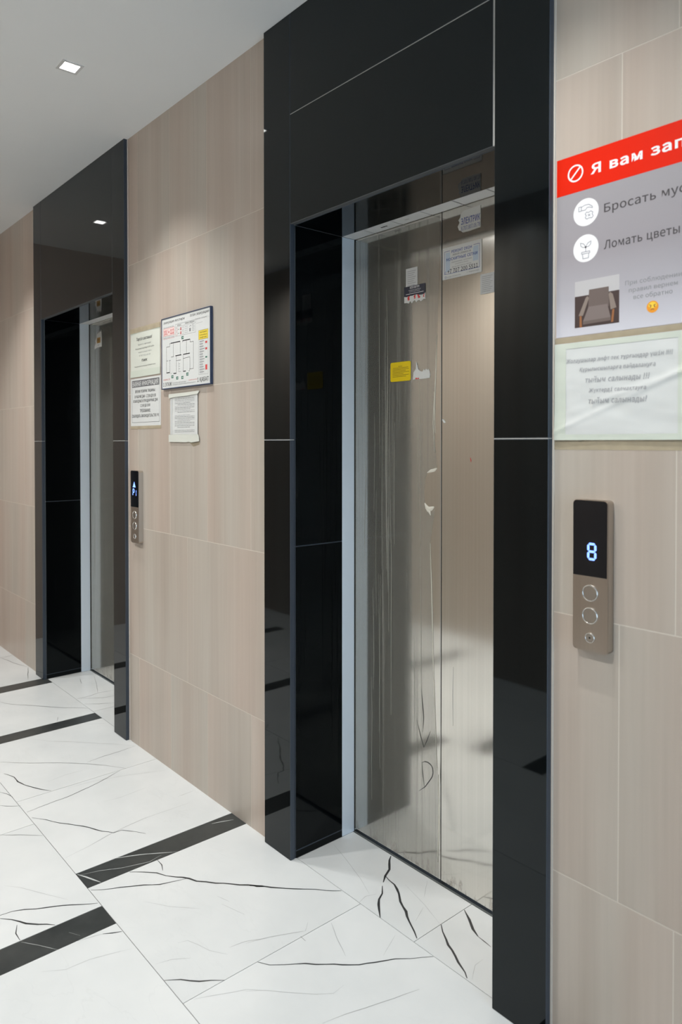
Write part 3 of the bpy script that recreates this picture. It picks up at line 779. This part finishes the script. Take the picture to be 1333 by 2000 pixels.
r_, p = sticker('advert_sticker', 'torn white sticker with blue electrician lettering, high on the right door leaf', 'sticker', -1.421, 2.0945, .084, .070, 'paper',
      [(-1.404, 2.026), (-1.378, 2.0255), (-1.337, 2.0275), (-1.337, 2.0925), (-1.398, 2.0905), (-1.411, 2.084), (-1.414, 2.072), (-1.420, 2.066), (-1.416, 2.058), (-1.423, 2.047), (-1.418, 2.035), (-1.412, 2.033)])
p.text('ЭЛЕКТРИК', .047, .045, .019, 'ink_blue', .071, bold=.012); p.text('8.707.807.08.78', .047, .063, .012, 'ink_blue', .071); p.done()
r_, p = sticker('advert_sticker', 'large white and blue mosquito net advert on the right door leaf', 'sticker', -1.4825, 1.9925, .150, .098, 'paper')
p.frame(.008, .012, .142, .082, .0012, 'ink_blue'); p.rect(.03, .006, .12, .02, 'paper', layer=2)
p.rect(.012, .016, .03, .075, 'ink_pale', layer=0); p.rect(.118, .016, .138, .06, 'ink_pale', 'print#2', layer=0)
p.text('РЕМОНТ ОКОН', .075, .0205, .0085, 'ink_blue', .078, bold=.02, layer=3); p.text('ЛЮБОЙ СЛОЖНОСТИ', .075, .0295, .0055, 'ink', .070)
p.text('МОСКИТНЫЕ СЕТКИ', .075, .0425, .0085, 'ink_blue', .118, bold=.02); p.text('алюминиевые, антикошка', .075, .0510, .0042, 'ink_grey', .078); p.text('установка и замена', .075, .0575, .0036, 'ink_grey', .05)
p.text('выезд мастера по городу', .075, .0655, .0042, 'ink_grey', .074); p.text('+7 707 200 5511', .078, .0815, .0125, 'ink', .116, bold=.012)
p.ring(.012, .0765, .0025, .001, 'ink_blue'); p.frame(.010, .089, .015, .094, .0008, 'ink_blue'); p.text('замер бесплатно', .045, .0935, .0042, 'ink_grey', .055); p.text('г. Караганда', .118, .0915, .0042, 'ink_grey', .045); p.done()
r_, p = sticker('notice_slip', 'small cream paper slip below the net advert, at the right leaf edge', 'paper slip', -1.3375, 1.8865, .050, .059, 'paper_grey')
for i in range(9): p.rect(.006, .007 + i * .0055, .044 - (i % 3) * .004, .0090 + i * .0055, 'ink_faded', 'lettering', 0)
p.done()
r_, p = sticker('notice_slip', 'narrow cream paper slip above the navy sticker on the left leaf', 'paper slip', -1.6385, 1.958, .051, .066, 'paper_grey')
for i in range(8): p.rect(.006, .009 + i * .0065, .044 - (i % 3) * .005, .0115 + i * .0065, 'ink_faded', 'lettering', 0)
p.done()
r_, p = sticker('advert_sticker', 'half torn navy sticker with white lettering on the left leaf', 'sticker', -1.646, 1.9005, .0925, .0525, 'navy',
      ragged(-1.646, -1.5535, 1.868, 1.8995, .0035, 8, 'b', 3), dy=.0006)
p.text('КУПЛЮ КВАРТИРУ', .047, .0105, .0075, 'poster_white', .042, bold=.01); p.text('срочный выкуп недвижимости', .047, .0165, .0032, 'poster_white', .052); p.text('расчёт в день сделки', .047, .0215, .0032, 'poster_white', .045)
p.rect(.008, .0255, .085, .0268, 'poster_white', 'lettering', 0)
p.done()
prism_xz('torn_paper', ragged(-1.646, -1.5535, 1.848, 1.870, .005, 14, 'bt', 9), DY - .0003, DY, 'paper', r_)
for x, w in ((-1.63, .008), (-1.603, .005), (-1.585, .007), (-1.563, .006)): prism_xz('torn_paper', ragged(x, x + w, 1.855, 1.872, .003, 4, 'blr', int(-x * 999)), DY - .00055, DY - .0003, 'ink_red', r_)
r_, p = sticker('warning_sticker', 'rounded yellow sticker with small black lines on the left leaf', 'sticker', -1.709, 1.657, .092, .064, 'yellow', [(-1.709 + a, 1.593 + b) for a, b in rounded(.092, .064, .006)])
for i, (u, w) in enumerate([(.036, .018), (.012, .07), (.01, .074), (.01, .06), (.01, .076), (.01, .05), (.01, .074), (.01, .062)]): p.rect(u, .014 + i * .0048, u + w, .0154 + i * .0048, 'ink_brown', 'lettering', 0)
p.done()
r_, p = sticker('paper_remnant', 'torn white paper remnant right of the yellow sticker', 'paper remnant', -1.606, 1.636, .074, .04, 'paper',
      [(-1.607, 1.594), (-1.590, 1.595), (-1.570, 1.594), (-1.5345, 1.5955), (-1.533, 1.606), (-1.536, 1.618), (-1.541, 1.625), (-1.545, 1.620), (-1.550, 1.626), (-1.556, 1.620), (-1.560, 1.625), (-1.566, 1.617), (-1.575, 1.620), (-1.584, 1.627), (-1.590, 1.648), (-1.593, 1.652), (-1.594, 1.628), (-1.604, 1.618)])
p.rect(.010, .0365, .018, .041, 'ink_red', layer=0); p.rect(.019, .0375, .026, .041, 'ink_red', layer=0); p.done()
r_, p = sticker('paper_scrap', 'tiny white paper scrap beside the seam on the right leaf', 'paper scrap', -1.481, 1.462, .012, .010, 'paper', [(-1.4835, 1.4605), (-1.476, 1.4505), (-1.469, 1.4525), (-1.4745, 1.4595), (-1.481, 1.4635)])
r_, p = sticker('advert_sticker', 'torn white sticker with brown centre on the far elevator door', 'sticker', -4.192, 2.05, .11, .10, 'paper',
      [(-4.192, 1.951), (-4.150, 1.957), (-4.090, 1.957), (-4.088, 2.010), (-4.092, 2.040), (-4.098, 2.056), (-4.106, 2.042), (-4.115, 2.053), (-4.124, 2.038), (-4.136, 2.052), (-4.150, 2.034), (-4.158, 2.05), (-4.162, 2.02), (-4.185, 1.998), (-4.176, 1.985), (-4.192, 1.97)])
p.rect(.035, .036, .085, .068, 'ink_ochre', layer=0); p.text('РЕМОНТ', .06, .053, .008, 'ink', .034); p.text('недорого', .06, .082, .008, 'ink_grey', .03); p.done()

# ------------------------------------------------------------------ call panels
def solid_xz(name, pts, y0, y1, mat, parent, bevel=0.0):
    o = prism_xz(name, pts, y0, y1, mat, parent)
    if bevel:
        bm = bmesh.new(); bm.from_mesh(o.data)
        fe = [e for e in bm.edges if all(abs(v.co.y - y0) < 1e-6 for v in e.verts)]
        bmesh.ops.bevel(bm, geom=fe, offset=bevel, segments=2, affect='EDGES'); bm.to_mesh(o.data); bm.free()
    return o

def circle(cx, cz, r, n=28): return [(cx + r * math.cos(2 * math.pi * i / n), cz + r * math.sin(2 * math.pi * i / n)) for i in range(n)]

def ring_obj(name, cx, cz, r0, r1, y0, y1, mat, parent, n=32):
    bm = bmesh.new(); rings = []
    for r, y in ((r1, y0), (r1 - .0006, y1), ((r0 + r1) / 2, y1 - .0008), (r0 + .0004, y1), (r0, y0)):
        rings.append([bm.verts.new((cx + r * math.cos(2 * math.pi * i / n), y, cz + r * math.sin(2 * math.pi * i / n))) for i in range(n)])
    for a, b in zip(rings, rings[1:]):
        for i in range(n): bm.faces.new((a[i], a[(i + 1) % n], b[(i + 1) % n], b[i]))
    bmesh.ops.recalc_face_normals(bm, faces=bm.faces)
    return bm_obj(name, bm, mat, parent, smooth=True)

SEG = {'8': 'abcdefg', 'P': 'abefg', '1': 'bc'}
def digit(panel, ch, x, z, w, h, y, t):
    """seven segment digit, x z = lower left corner"""
    hh = h / 2; g = t * .18
    hs = lambda cz: [(x + t * .6, cz), (x + t, cz + t / 2), (x + w - t, cz + t / 2), (x + w - t * .6, cz), (x + w - t, cz - t / 2), (x + t, cz - t / 2)]
    def vs(cx, z0, z1): return [(cx, z0 + g), (cx + t / 2, z0 + t / 2 + g), (cx + t / 2, z1 - t / 2 - g), (cx, z1 - g), (cx - t / 2, z1 - t / 2 - g), (cx - t / 2, z0 + t / 2 + g)]
    S = {'a': hs(z + h - t / 2), 'g': hs(z + hh), 'd': hs(z + t / 2), 'b': vs(x + w - t / 2, z + hh, z + h - t / 2), 'c': vs(x + w - t / 2, z + t / 2, z + hh), 'f': vs(x + t / 2, z + hh, z + h - t / 2), 'e': vs(x + t / 2, z + t / 2, z + hh)}
    for k in SEG[ch]: prism_xz('segment', S[k], y - .0003, y, 'led', panel)

def call_panel(x0, z0, label, draw):
    w, h, t = .083, .328, .022
    root = thing('call_panel', label, 'call panel', 'elevator call panels'); root.location = (x0 + w / 2, 0, z0); inv = Matrix.Translation(-root.location)
    def put(o):
        o.data.transform(inv); return o
    body = put(solid_xz('panel_body', [(x0 + a, z0 + b) for a, b in rounded(w, h, .009)], -t, 0, 'panel_steel', root, .0012))
    ds = [(x0 + a, z0 + b) for a, b in rounded(w - .004, h, .008) if b > h * .6]
    zb = z0 + .163
    disp = put(prism_xz('display', [(x0 + .0015, zb), (x0 + w - .0035, zb)] + [(q[0] + .001, q[1] - .0015) for q in ds], -t - .0006, -t + .001, 'display', root))
    before = set(disp.children); draw(disp, x0, z0, -t - .0006)
    for o in disp.children: put(o)
    for cz in (.127, .078):
        b = put(prism_xz('call_button', circle(x0 + w / 2, z0 + cz, .0150), -t - .0018, -t + .001, 'button', root))
        put(ring_obj('button_ring', x0 + w / 2, z0 + cz, .0152, .0185, -t + .0002, -t - .0028, 'chrome', b))
    k = put(prism_xz('key_lock', circle(x0 + w / 2, z0 + .030, .0085), -t - .0015, -t + .001, 'button', root))
    put(ring_obj('lock_ring', x0 + w / 2, z0 + .030, .0087, .0115, -t + .0002, -t - .0024, 'chrome', k))
    put(prism_xz('keyhole', circle(x0 + w / 2, z0 + .030, .0022, 12), -t - .0018, -t - .001, 'dark', k))
    return root
def draw8(d, x, z, y): digit(d, '8', x + .0345, z + .198, .0215, .038, y, .0052)
def drawP1(d, x, z, y):
    prism_xz('arrow', [(x + .024, z + .252), (x + .052, z + .252), (x + .038, z + .278)], y - .0003, y, 'led', d)
    digit(d, 'P', x + .022, z + .212, .019, .034, y, .0046); digit(d, '1', x + .040, z + .212, .019, .030, y, .0032)
call_panel(-.858, .9375, 'steel call panel showing a blue 8, right of the near elevator', draw8)
call_panel(-3.0815, .936, 'steel call panel showing a blue up arrow, beside the far elevator', drawP1)

# ------------------------------------------------------------------ evacuation plan board
bx, bz, bw, bh, bt = -2.799, 1.9158, .4, .3, .012
board = thing('evacuation_plan', 'framed evacuation plan board with floor plan and yellow box, between the elevators', 'plan board')
put_b = []
box('board_back', bx + .004, bx + bw - .004, -bt + .002, 0, bz - bh + .004, bz - .004, 'paper', board)
for u0, v0, u1, v1 in ((0, 0, bw, .004), (0, bh - .004, bw, bh), (0, .004, .004, bh - .004), (bw - .004, .004, bw, bh - .004)):
    box('frame_rail', bx + u0, bx + u1, -bt, 0, bz - v1, bz - v0, 'board_frame', board, .0006)
p = Print(board, bx, bz, -bt + .002)
p.text('эвакуация жоспары', .017, .0245, .011, 'ink', .182, 'L', shear=.2); p.text('план эвакуации', .388, .0215, .012, 'ink', .146, 'R', shear=.2); p.text('(жилая секция)', .373, .0395, .0065, 'ink_grey', .088, 'R')
p.rect(.018, .045, .112, .0766, 'paper_pink', 'diagram', 0); p.text('при пожаре звонить', .018, .0425, .0045, 'ink_grey', .090, 'L'); p.text('101 • 112', .065, .071, .0185, 'ink_red', .086, bold=.012); p.text('единая служба спасения', .018, .0855, .0045, 'ink_grey', .092, 'L')
p.frame(.018, .0765, .112, .0885, .0008, 'ink_red', 'diagram'); p.frame(.018, .045, .112, .0766, .0008, 'ink_red', 'diagram')
p.frame(.122, .037, .286, .087, .0009, 'ink_grey', 'diagram'); p.line([(.122, .049), (.286, .049)], .0007, 'ink_grey', 'diagram')
p.text('ТЕЛЕФОН', .152, .0465, .006, 'ink', .032); p.text('ПРАВИЛА ПОВЕДЕНИЯ', .240, .0455, .006, 'ink', .075)
for i in range(2):
    v = .054 + i * .0165
    p.frame(.126, v, .138, v + .012, .0008, 'ink_red', 'diagram'); p.line([(.142, v + .006), (.154, v + .006)], .0016, 'ink_green', 'diagram'); p.disc(.166, v + .006, .0058, 'ink_red', 'diagram', 1); p.frame(.176, v + .001, .192, v + .012, .0007, 'ink_grey', 'diagram')
    p.rect(.160, v + .005, .172, v + .007, 'paper', 'diagram', 2)
for i in range(4): p.rect(.200, .055 + i * .008, .226, .0565 + i * .008, 'ink_faded', 'lettering', 1)
p.rect(.236, .066, .248, .079, 'ink_grey', 'diagram', 1); p.line([(.238, .06), (.246, .055), (.252, .06)], .002, 'ink_grey', 'diagram')
for i in range(5): p.rect(.258, .053 + i * .006, .278, .0545 + i * .006, 'ink_grey', 'lettering', 1)
p.line([(.292, .054), (.34, .0535)], .001, 'ink_faded', 'lettering')
WL = [[(.043, .123), (.043, .232), (.072, .232)], [(.043, .123), (.072, .123), (.072, .111), (.161, .111), (.161, .166), (.121, .166)], [(.102, .111), (.102, .167)], [(.083, .168), (.107, .168)], [(.043, .1815), (.058, .1815)], [(.068, .1815), (.079, .1815)], [(.072, .182), (.072, .237)],
      [(.128, .166), (.128, .239), (.104, .239)], [(.081, .237), (.086, .237)], [(.128, .187), (.167, .187)], [(.181, .117), (.181, .111), (.242, .111), (.242, .122), (.268, .122), (.268, .230), (.238, .230), (.238, .237)], [(.212, .111), (.212, .166)], [(.186, .166), (.240, .166)], [(.186, .183), (.240, .181), (.240, .232)],
      [(.186, .166), (.186, .236), (.207, .236)], [(.229, .237), (.238, .237)], [(.148, .193), (.148, .234), (.165, .234)], [(.148, .202), (.160, .202)], [(.148, .212), (.160, .212)], [(.148, .222), (.160, .222)]]
for i, L in enumerate(WL): p.line(L, .0016 if i < 16 else .0009, 'ink', 'diagram')
for L in ([(.082, .1105), (.161, .1105)], [(.181, .1105), (.242, .1105)], [(.121, .1665), (.171, .1665)], [(.186, .1665), (.240, .1665)], [(.043, .2315), (.070, .2315)], [(.104, .2385), (.128, .2385)], [(.186, .2355), (.207, .2355)]): p.line(L, .0038, 'ink', 'diagram')
for u, v in ((.181, .098), (.095, .251), (.136, .259), (.179, .26), (.22, .249)):
    p.rect(u - .009, v - .006, u + .009, v + .006, 'ink_green', 'diagram', 1); p.line([(u - .005, v), (u + .002, v)], .002, 'paper', 'diagram', 2); p.rect(u + .003, v - .003, u + .006, v + .003, 'paper', 'diagram', 2)
p.rect(.309, .085, .381, .121, 'ink_yellow', 'diagram', 0); p.frame(.309, .085, .381, .121, .0008, 'ink', 'diagram'); p.frame(.309, .121, .381, .258, .0008, 'ink_grey', 'diagram')
for i, s in enumerate(('ПРИ ПОЖАРЕ', 'не пользоваться', 'лифтом!')): p.text(s, .345, .096 + i * .010, .0055, 'ink', .052)
for i in range(13): p.rect(.316, .127 + i * .010, .316 + (.034, .026, .030, .038)[i % 4], .1300 + i * .010, 'ink_grey', 'lettering', 1); p.rect(.316, .1318 + i * .010, .340, .1332 + i * .010, 'ink_faded', 'lettering', 1)
for v, c, hh in ((.131, 'ink_red', .008), (.156, 'ink_red', .008), (.190, 'ink_green', .006), (.222, 'ink_red', .020)): p.rect(.360, v, .374, v + hh, c, 'diagram', 1)
p.text('корпус 21', .016, .2625, .007, 'ink_red', .058, 'L'); p.text('1 ЭТАЖ', .014, .288, .0155, 'ink', .074, 'L', bold=.01); p.text('1 ҚАБАТ', .385, .2855, .0165, 'ink', .086, 'R', bold=.01)
p.text('не пользуйтесь лифтом при пожаре', .094, .2795, .005, 'ink_grey', .115, 'L'); p.text('сохраняйте спокойствие', .228, .2755, .0038, 'ink_red', .07, 'L'); p.text('соблюдайте правила пожарной безопасности', .094, .287, .0055, 'ink_grey', .19, 'L')
p.done()

# ------------------------------------------------------------------ paper notices on the tiled wall
def grid_sheet(name, x0, z0, w, h, y, mat, parent, wave, nx=60, nz=44):
    bm = bmesh.new()
    V = [[bm.verts.new((x0 + w * i / nx, y + wave(x0 + w * i / nx, z0 - h * j / nz), z0 - h * j / nz)) for i in range(nx + 1)] for j in range(nz + 1)]
    for j in range(nz):
        for i in range(nx): bm.faces.new((V[j + 1][i], V[j + 1][i + 1], V[j][i + 1], V[j][i]))
    return bm_obj(name, bm, mat, parent, smooth=True)

def tape(parent, x0, x1, z0, z1, y): return box('tape_strip', x0, x1, y - .0002, y, z0, z1, 'tape', parent)

# A: pale notice under wide tape, left of the board
nA = thing('paper_notice', 'pale greenish landscape notice taped up beside the evacuation plan', 'notice')
def waveA(x, z): return .0009 * math.sin((x * 17 + z * 31)) * math.sin(z * 23) - .0002
grid_sheet('paper_sheet', -3.119, 1.896, .291, .208, -.0016, 'paper_cream', nA, waveA, 30, 22)
p = Print(nA, -3.119, 1.896, -.0020, waveA)
p.rect(0, 0, .291, .012, 'paper_green', 'tape_edge', 0); p.rect(0, .178, .291, .208, 'paper_green', 'tape_edge#2', 0)
p.text('Тәртіп сақтаңыз!', .140, .0445, .0135, 'ink', .156, bold=.012, shear=.2); p.text('Құрметті тұрғындар!', .142, .0662, .0065, 'ink_grey', .13); p.text('Жөндеу жұмыстары 8.00-ден 22.00-ге дейін', .143, .0840, .0065, 'ink', .186)
p.text('жүргізілуі тиіс', .146, .101, .0065, 'ink_grey', .13); p.text('8 707 712 14 84', .144, .117, .0065, 'ink_grey', .11); p.text('ПИК', .143, .1415, .0105, 'ink', .054, bold=.02); p.text('Тыныштық уақытын сақтаңыздар! Соблюдайте тишину', .146, .1635, .0055, 'ink', .208, shear=.2); p.done()
tape(nA, -3.121, -2.826, 1.889, 1.911, -.0032)
# B: printed quiet hours notice below it
nB = thing('paper_notice', 'white quiet hours notice with black header bar, below the greenish notice', 'notice')
sheet('paper_sheet', -3.1205, 1.6815, .2935, .2215, 'paper', nB, -.0004, .0006)
p = Print(nB, -3.12, 1.68, -.001)
p.frame(.0135, .008, .2805, .198, .0013, 'ink', 'border', 0); p.rect(.0135, .008, .2805, .038, 'ink_header', 'header_bar', 0)
p.text('ВАЖНАЯ ИНФОРМАЦИЯ!', .147, .0335, .0215, 'paper', .255, bold=.02)
for s, v, w, h in (('ВРЕМЯ РЕЖИМА ТИШИНЫ:', .064, .197, .012), ('В РАБОЧИЕ ДНИ - С 23:00 ДО 6:00', .0873, .208, .012), ('В ВЫХОДНЫЕ И ПРАЗДНИЧНЫЕ ДНИ', .1075, .24, .012), ('С 23:00 ДО 10:00', .128, .098, .011), ('ТРЕБОВАНИЕ:', .1527, .105, .0135), ('СОБЛЮДАТЬ ЗАКОНОДАТЕЛЬСТВО РК', .175, .263, .0125)):
    p.text(s, .1455, v, h, 'ink', w, bold=.015)
p.done(); tape(nB, -3.1225, -2.823, 1.452, 1.466, -.0012)
# C: closely printed sheet held by two tape strips under the board
nC = thing('paper_notice', 'closely printed white sheet between two pale tape strips, under the evacuation plan', 'notice')
def waveC(x, z): return -.003 * max(0, (x + 2.60) / .1) ** 2 - .0004 * math.sin(z * 40)
grid_sheet('paper_sheet', -2.7225, 1.5865, .212, .165, -.0012, 'paper', nC, waveC, 16, 14)
p = Print(nC, -2.7225, 1.5865, -.0015, waveC); rnd = random.Random(2)
for i in range(24):
    if i in (11, 21): continue
    u0 = .022 if i % 5 else .045; u1 = .186 if i % 4 else .15
    v = .008 + i * .0062; u = u0
    while u < u1:
        L = rnd.uniform(.008, .026); p.rect(u, v, min(u + L, u1), v + .0019, 'ink_grey' if i % 3 else 'ink_faded', 'lettering', 0); u += L + .003
p.done()
for nm, pts in (('tape_strip', [(-2.7475, 1.5765), (-2.70, 1.580), (-2.62, 1.5805), (-2.51, 1.5835), (-2.4975, 1.5915), (-2.4975, 1.5965), (-2.60, 1.5945), (-2.7475, 1.5945)]),
                ('tape_strip', [(-2.7485, 1.393), (-2.66, 1.3925), (-2.60, 1.3915), (-2.585, 1.394), (-2.56, 1.3905), (-2.53, 1.393), (-2.497, 1.3955), (-2.4985, 1.410), (-2.503, 1.4225), (-2.62, 1.424), (-2.7485, 1.4235)])):
    prism_xz(nm, pts, -.0052, -.0048, 'paper_tape', nC)
box('folded_edge', -2.7405, -2.7240, -.0012, -.0006, 1.424, 1.578, 'paper_grey', nC)
prism_xz('residue', [(-2.585, 1.394), (-2.54, 1.392), (-2.502, 1.394), (-2.503, 1.383), (-2.528, 1.378), (-2.55, 1.374), (-2.57, 1.385)], -.0006, 0, 'tape', nC)

# poster of rules, right edge
po_ = thing('rules_poster', 'glossy grey poster with red title band, on the right wall', 'poster')
px0, pz0, pw, ph = -.9145, 2.0265, .567, .4
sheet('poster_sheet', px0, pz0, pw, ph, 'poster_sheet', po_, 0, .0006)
p = Print(po_, px0, pz0, -.0006)
p.rect(0, 0, pw, .083, 'poster_red', 'title_band', 0)
p.ring(.0461, .0405, .0172, .0036, 'poster_white', 'prohibition_symbol', 1, 40); p.line([(.035, .0515), (.057, .0295)], .0036, 'poster_white', 'prohibition_symbol', 1)
p.text('Я вам запрещаю', .0825, .0530, .0212, 'poster_white', .345, 'L', bold=.028, layer=1, res=4)
for cv in (.1322, .2110): p.disc(.0716, cv, .0300, 'poster_white', 'icon_disc', 0, n=40)
for s, v in (('Бросать мусор', .1430), ('Ломать цветы', .2218), ('Курить в подъезде', .3006 if False else .0)):
    if v: p.text(s, .1140, v, .0180, 'poster_ink', .205 if s[0] == 'Б' else .1595, 'L', bold=.008, layer=1, res=4)
hand = [(.0545, .1180), (.0545, .1275), (.0605, .1275), (.0605, .1180), (.0545, .1180)]
p.line(hand, .0013, 'poster_line', 'hand_icon'); p.line([(.0605, .1195), (.068, .1165), (.078, .1165), (.0865, .1225), (.0870, .126), (.081, .1235), (.0745, .1225), (.071, .127), (.067, .1275), (.0605, .1265)], .0013, 'poster_line', 'hand_icon')
p.line([(.070, .136), (.073, .1325), (.078, .1345), (.083, .132), (.088, .1355), (.0865, .1395), (.0890, .144), (.086, .1475), (.079, .1465), (.0735, .148), (.0700, .144), (.0725, .140), (.070, .136)], .0013, 'poster_line', 'litter_icon'); p.line([(.0765, .138), (.082, .1425)], .0012, 'poster_line', 'litter_icon'); p.line([(.082, .138), (.0765, .1425)], .0012, 'poster_line', 'litter_icon')
p.line([(.062, .2225), (.062, .2185), (.081, .2185), (.081, .2225), (.062, .2225)], .0013, 'poster_line', 'plant_icon'); p.line([(.064, .2225), (.065, .233), (.078, .233), (.079, .2225)], .0013, 'poster_line', 'plant_icon'); p.line([(.0715, .2185), (.0715, .207)], .0013, 'poster_line', 'plant_icon')
for s in (-1, 1): p.line([(.0715, .2075), (.0715 + s * .005, .2005), (.0715 + s * .0125, .1975), (.0715 + s * .0115, .2045), (.0715 + s * .006, .2085), (.0715, .2075)], .0012, 'poster_line', 'plant_icon')
p.disc(.0715, .2085, .0022, 'poster_ink', 'plant_icon', 2, n=12)
# the printed photograph of an armchair
p.rect(.046, .281, .149, .314, 'photo_wall', 'armchair_photo', 0); p.rect(.046, .314, .149, .383, 'photo_dark', 'armchair_photo', 0)
p.poly([(.078, .345), (.126, .345), (.1255, .303), (.080, .303)], 'photo_back', 'armchair_photo', 1)
p.poly([(.066, .3705), (.130, .3690), (.1225, .3400), (.079, .3400)], 'photo_seat', 'armchair_photo', 2)
p.poly([(.066, .3775), (.130, .3760), (.130, .3690), (.066, .3705)], 'photo_back', 'armchair_photo', 2)
p.poly([(.0555, .357), (.066, .358), (.080, .321), (.0765, .316), (.072, .320)], 'photo_arm', 'armchair_photo', 3); p.poly([(.130, .353), (.143, .350), (.1345, .320), (.128, .315), (.1255, .320)], 'photo_arm', 'armchair_photo#2', 3)
p.poly([(.058, .383), (.0635, .383), (.0625, .358), (.0580, .358)], 'photo_wood', 'armchair_photo', 3); p.poly([(.131, .380), (.136, .380), (.1385, .353), (.134, .353)], 'photo_wood', 'armchair_photo#2', 3)
for s, v, w in (('При соблюдении', .3075, .116), ('правил вернем', .3235, .100), ('все обратно', .3390, .080)): p.text(s, .2200, v, .0092, 'ink_grey', w, layer=1, res=3)
p.disc(.2200, .3602, .0122, 'emoji', 'angry_face', 1); p.disc(.2200, .3568, .0085, 'emoji_light', 'angry_face', 2, ry=.0065)
p.line([(.2135, .3555), (.2180, .3580)], .0015, 'photo_wood', 'angry_face', 3); p.line([(.2265, .3555), (.2220, .3580)], .0015, 'photo_wood', 'angry_face', 3); p.disc(.2158, .3600, .0015, 'photo_wood', 'angry_face', 3, n=10); p.disc(.2242, .3600, .0015, 'photo_wood', 'angry_face', 3, n=10); p.line([(.2165, .3665), (.2200, .3645), (.2235, .3665)], .0014, 'photo_wood', 'angry_face', 3)
p.disc(.330, .150, .024, 'poster_white', 'icon_disc', 0) if False else None
p.done()

# D: wrinkled notice under clear tape, below the poster
nD = thing('paper_notice', 'wrinkled white notice under greenish tape, below the red banded poster', 'notice')
def waveD(x, z):
    u, v = x + .916, 1.6105 - z
    a = noise.noise(Vector((u * 9 + v * 6, v * 24 - u * 7, 1.3))); b = noise.noise(Vector((u * 24, v * 46, 4.1)))
    k = .25 + .75 * min(1, max(0, (v - .02) / .12)); fold = math.exp(-((v - .165 + u * .30) / .008) ** 2) * (.3 if u < .09 else 1)
    f2 = math.exp(-((v - .198 + u * .42) / .007) ** 2)
    return -(.0016 * k * a + .0007 * b + .0016 * fold + .0014 * f2)
grid_sheet('paper_sheet', -.9165, 1.6115, .297, .2165, -.0040, 'paper', nD, waveD, 110, 80)
p = Print(nD, -.916, 1.6105, -.0044, waveD)
def fine(u0, v0, u1, v1, mat, nm):
    n = max(1, int((u1 - u0) / .005)); m = max(1, int((v1 - v0) / .005))
    for i in range(n):
        for j in range(m): p.rect(u0 + (u1 - u0) * i / n, v0 + (v1 - v0) * j / m, u0 + (u1 - u0) * (i + 1) / n, v0 + (v1 - v0) * (j + 1) / m, mat, nm, 0)
fine(0, 0, .0285, .2155, 'paper_green', 'tape_edge'); fine(.0285, .203, .297, .2155, 'paper_green', 'tape_edge'); fine(.0285, 0, .297, .012, 'paper_green', 'tape_edge'); fine(.275, .012, .297, .203, 'paper_green', 'tape_edge')
for s, v, u0, u1, h, m in (('Жолаушылар лифт тек тұрғындар үшін !!!!', .0440, .029, .265, .0088, 'ink_faded'), ('Құрылысшыларға пайдалануға', .0645, .062, .230, .0085, 'ink_faded'), ('тыйым салынады !!!', .0895, .076, .218, .0115, 'ink_faded'), ('Жүктерді салмақтауға', .1112, .084, .212, .0085, 'ink_faded'), ('тыйым салынады!', .1360, .083, .213, .0120, 'ink_faded')):
    p.text(s, (u0 + u1) / 2, v, h, m, u1 - u0, bold=.014, shear=.2)
p.done()
tape(nD, -.917, -.62, 1.3735, 1.3955, -.0003); tape(nD, -.917, -.62, 1.6095, 1.6250, -.0003); tape(nD, -.9185, -.9160, 1.3735, 1.6250, -.0003)

# ------------------------------------------------------------------ recessed downlights and an added fill row
LX = (-4.43, -2.68, -.89)
def downlight(x, y, label, watts, cone):
    root = thing('ceiling_downlight', label, 'ceiling light', 'recessed square downlights'); root.location = (x, y, CEIL)
    s = .0285
    bm = bmesh.new()
    o_ = [bm.verts.new((a * .040, b * .040, -.0002)) for a, b in ((-1, -1), (1, -1), (1, 1), (-1, 1))]; m_ = [bm.verts.new((a * .039, b * .039, -.003)) for a, b in ((-1, -1), (1, -1), (1, 1), (-1, 1))]
    i_ = [bm.verts.new((a * s, b * s, -.002)) for a, b in ((-1, -1), (1, -1), (1, 1), (-1, 1))]; t_ = [bm.verts.new((a * s, b * s, -.0004)) for a, b in ((-1, -1), (1, -1), (1, 1), (-1, 1))]
    for A_, B_ in ((o_, m_), (m_, i_), (i_, t_)):
        for k in range(4): bm.faces.new((A_[k], A_[(k + 1) % 4], B_[(k + 1) % 4], B_[k]))
    bmesh.ops.recalc_face_normals(bm, faces=bm.faces)
    bm_obj('lamp_trim', bm, 'lamp_trim', root)
    box('lamp_lens', -s, s, -s, s, -.0014, -.0004, 'lamp_lens', root)
    L = bpy.data.lights.new('spot', 'SPOT'); L.energy = watts; L.color = LAMP_COLOR; L.spot_size = math.radians(cone); L.spot_blend = 1.0; L.shadow_soft_size = .022
    lo = bpy.data.objects.new('spot', L); lo.location = (0, 0, -.03); lo.parent = root; COL.objects.link(lo)
for x, lab in zip(LX, ('square downlight over the far elevator', 'small lit square downlight in the white ceiling', 'square downlight over the near elevator')): downlight(x, -.445, lab, FRONT_W, 95)
for x, lab in zip(LX, ('far fill lamp of an added second row', 'middle fill lamp of an added second row', 'near fill lamp of an added second row')): downlight(x, -1.65, lab, BACK_W, 160)  # unseen row, added to fill the corridor with light
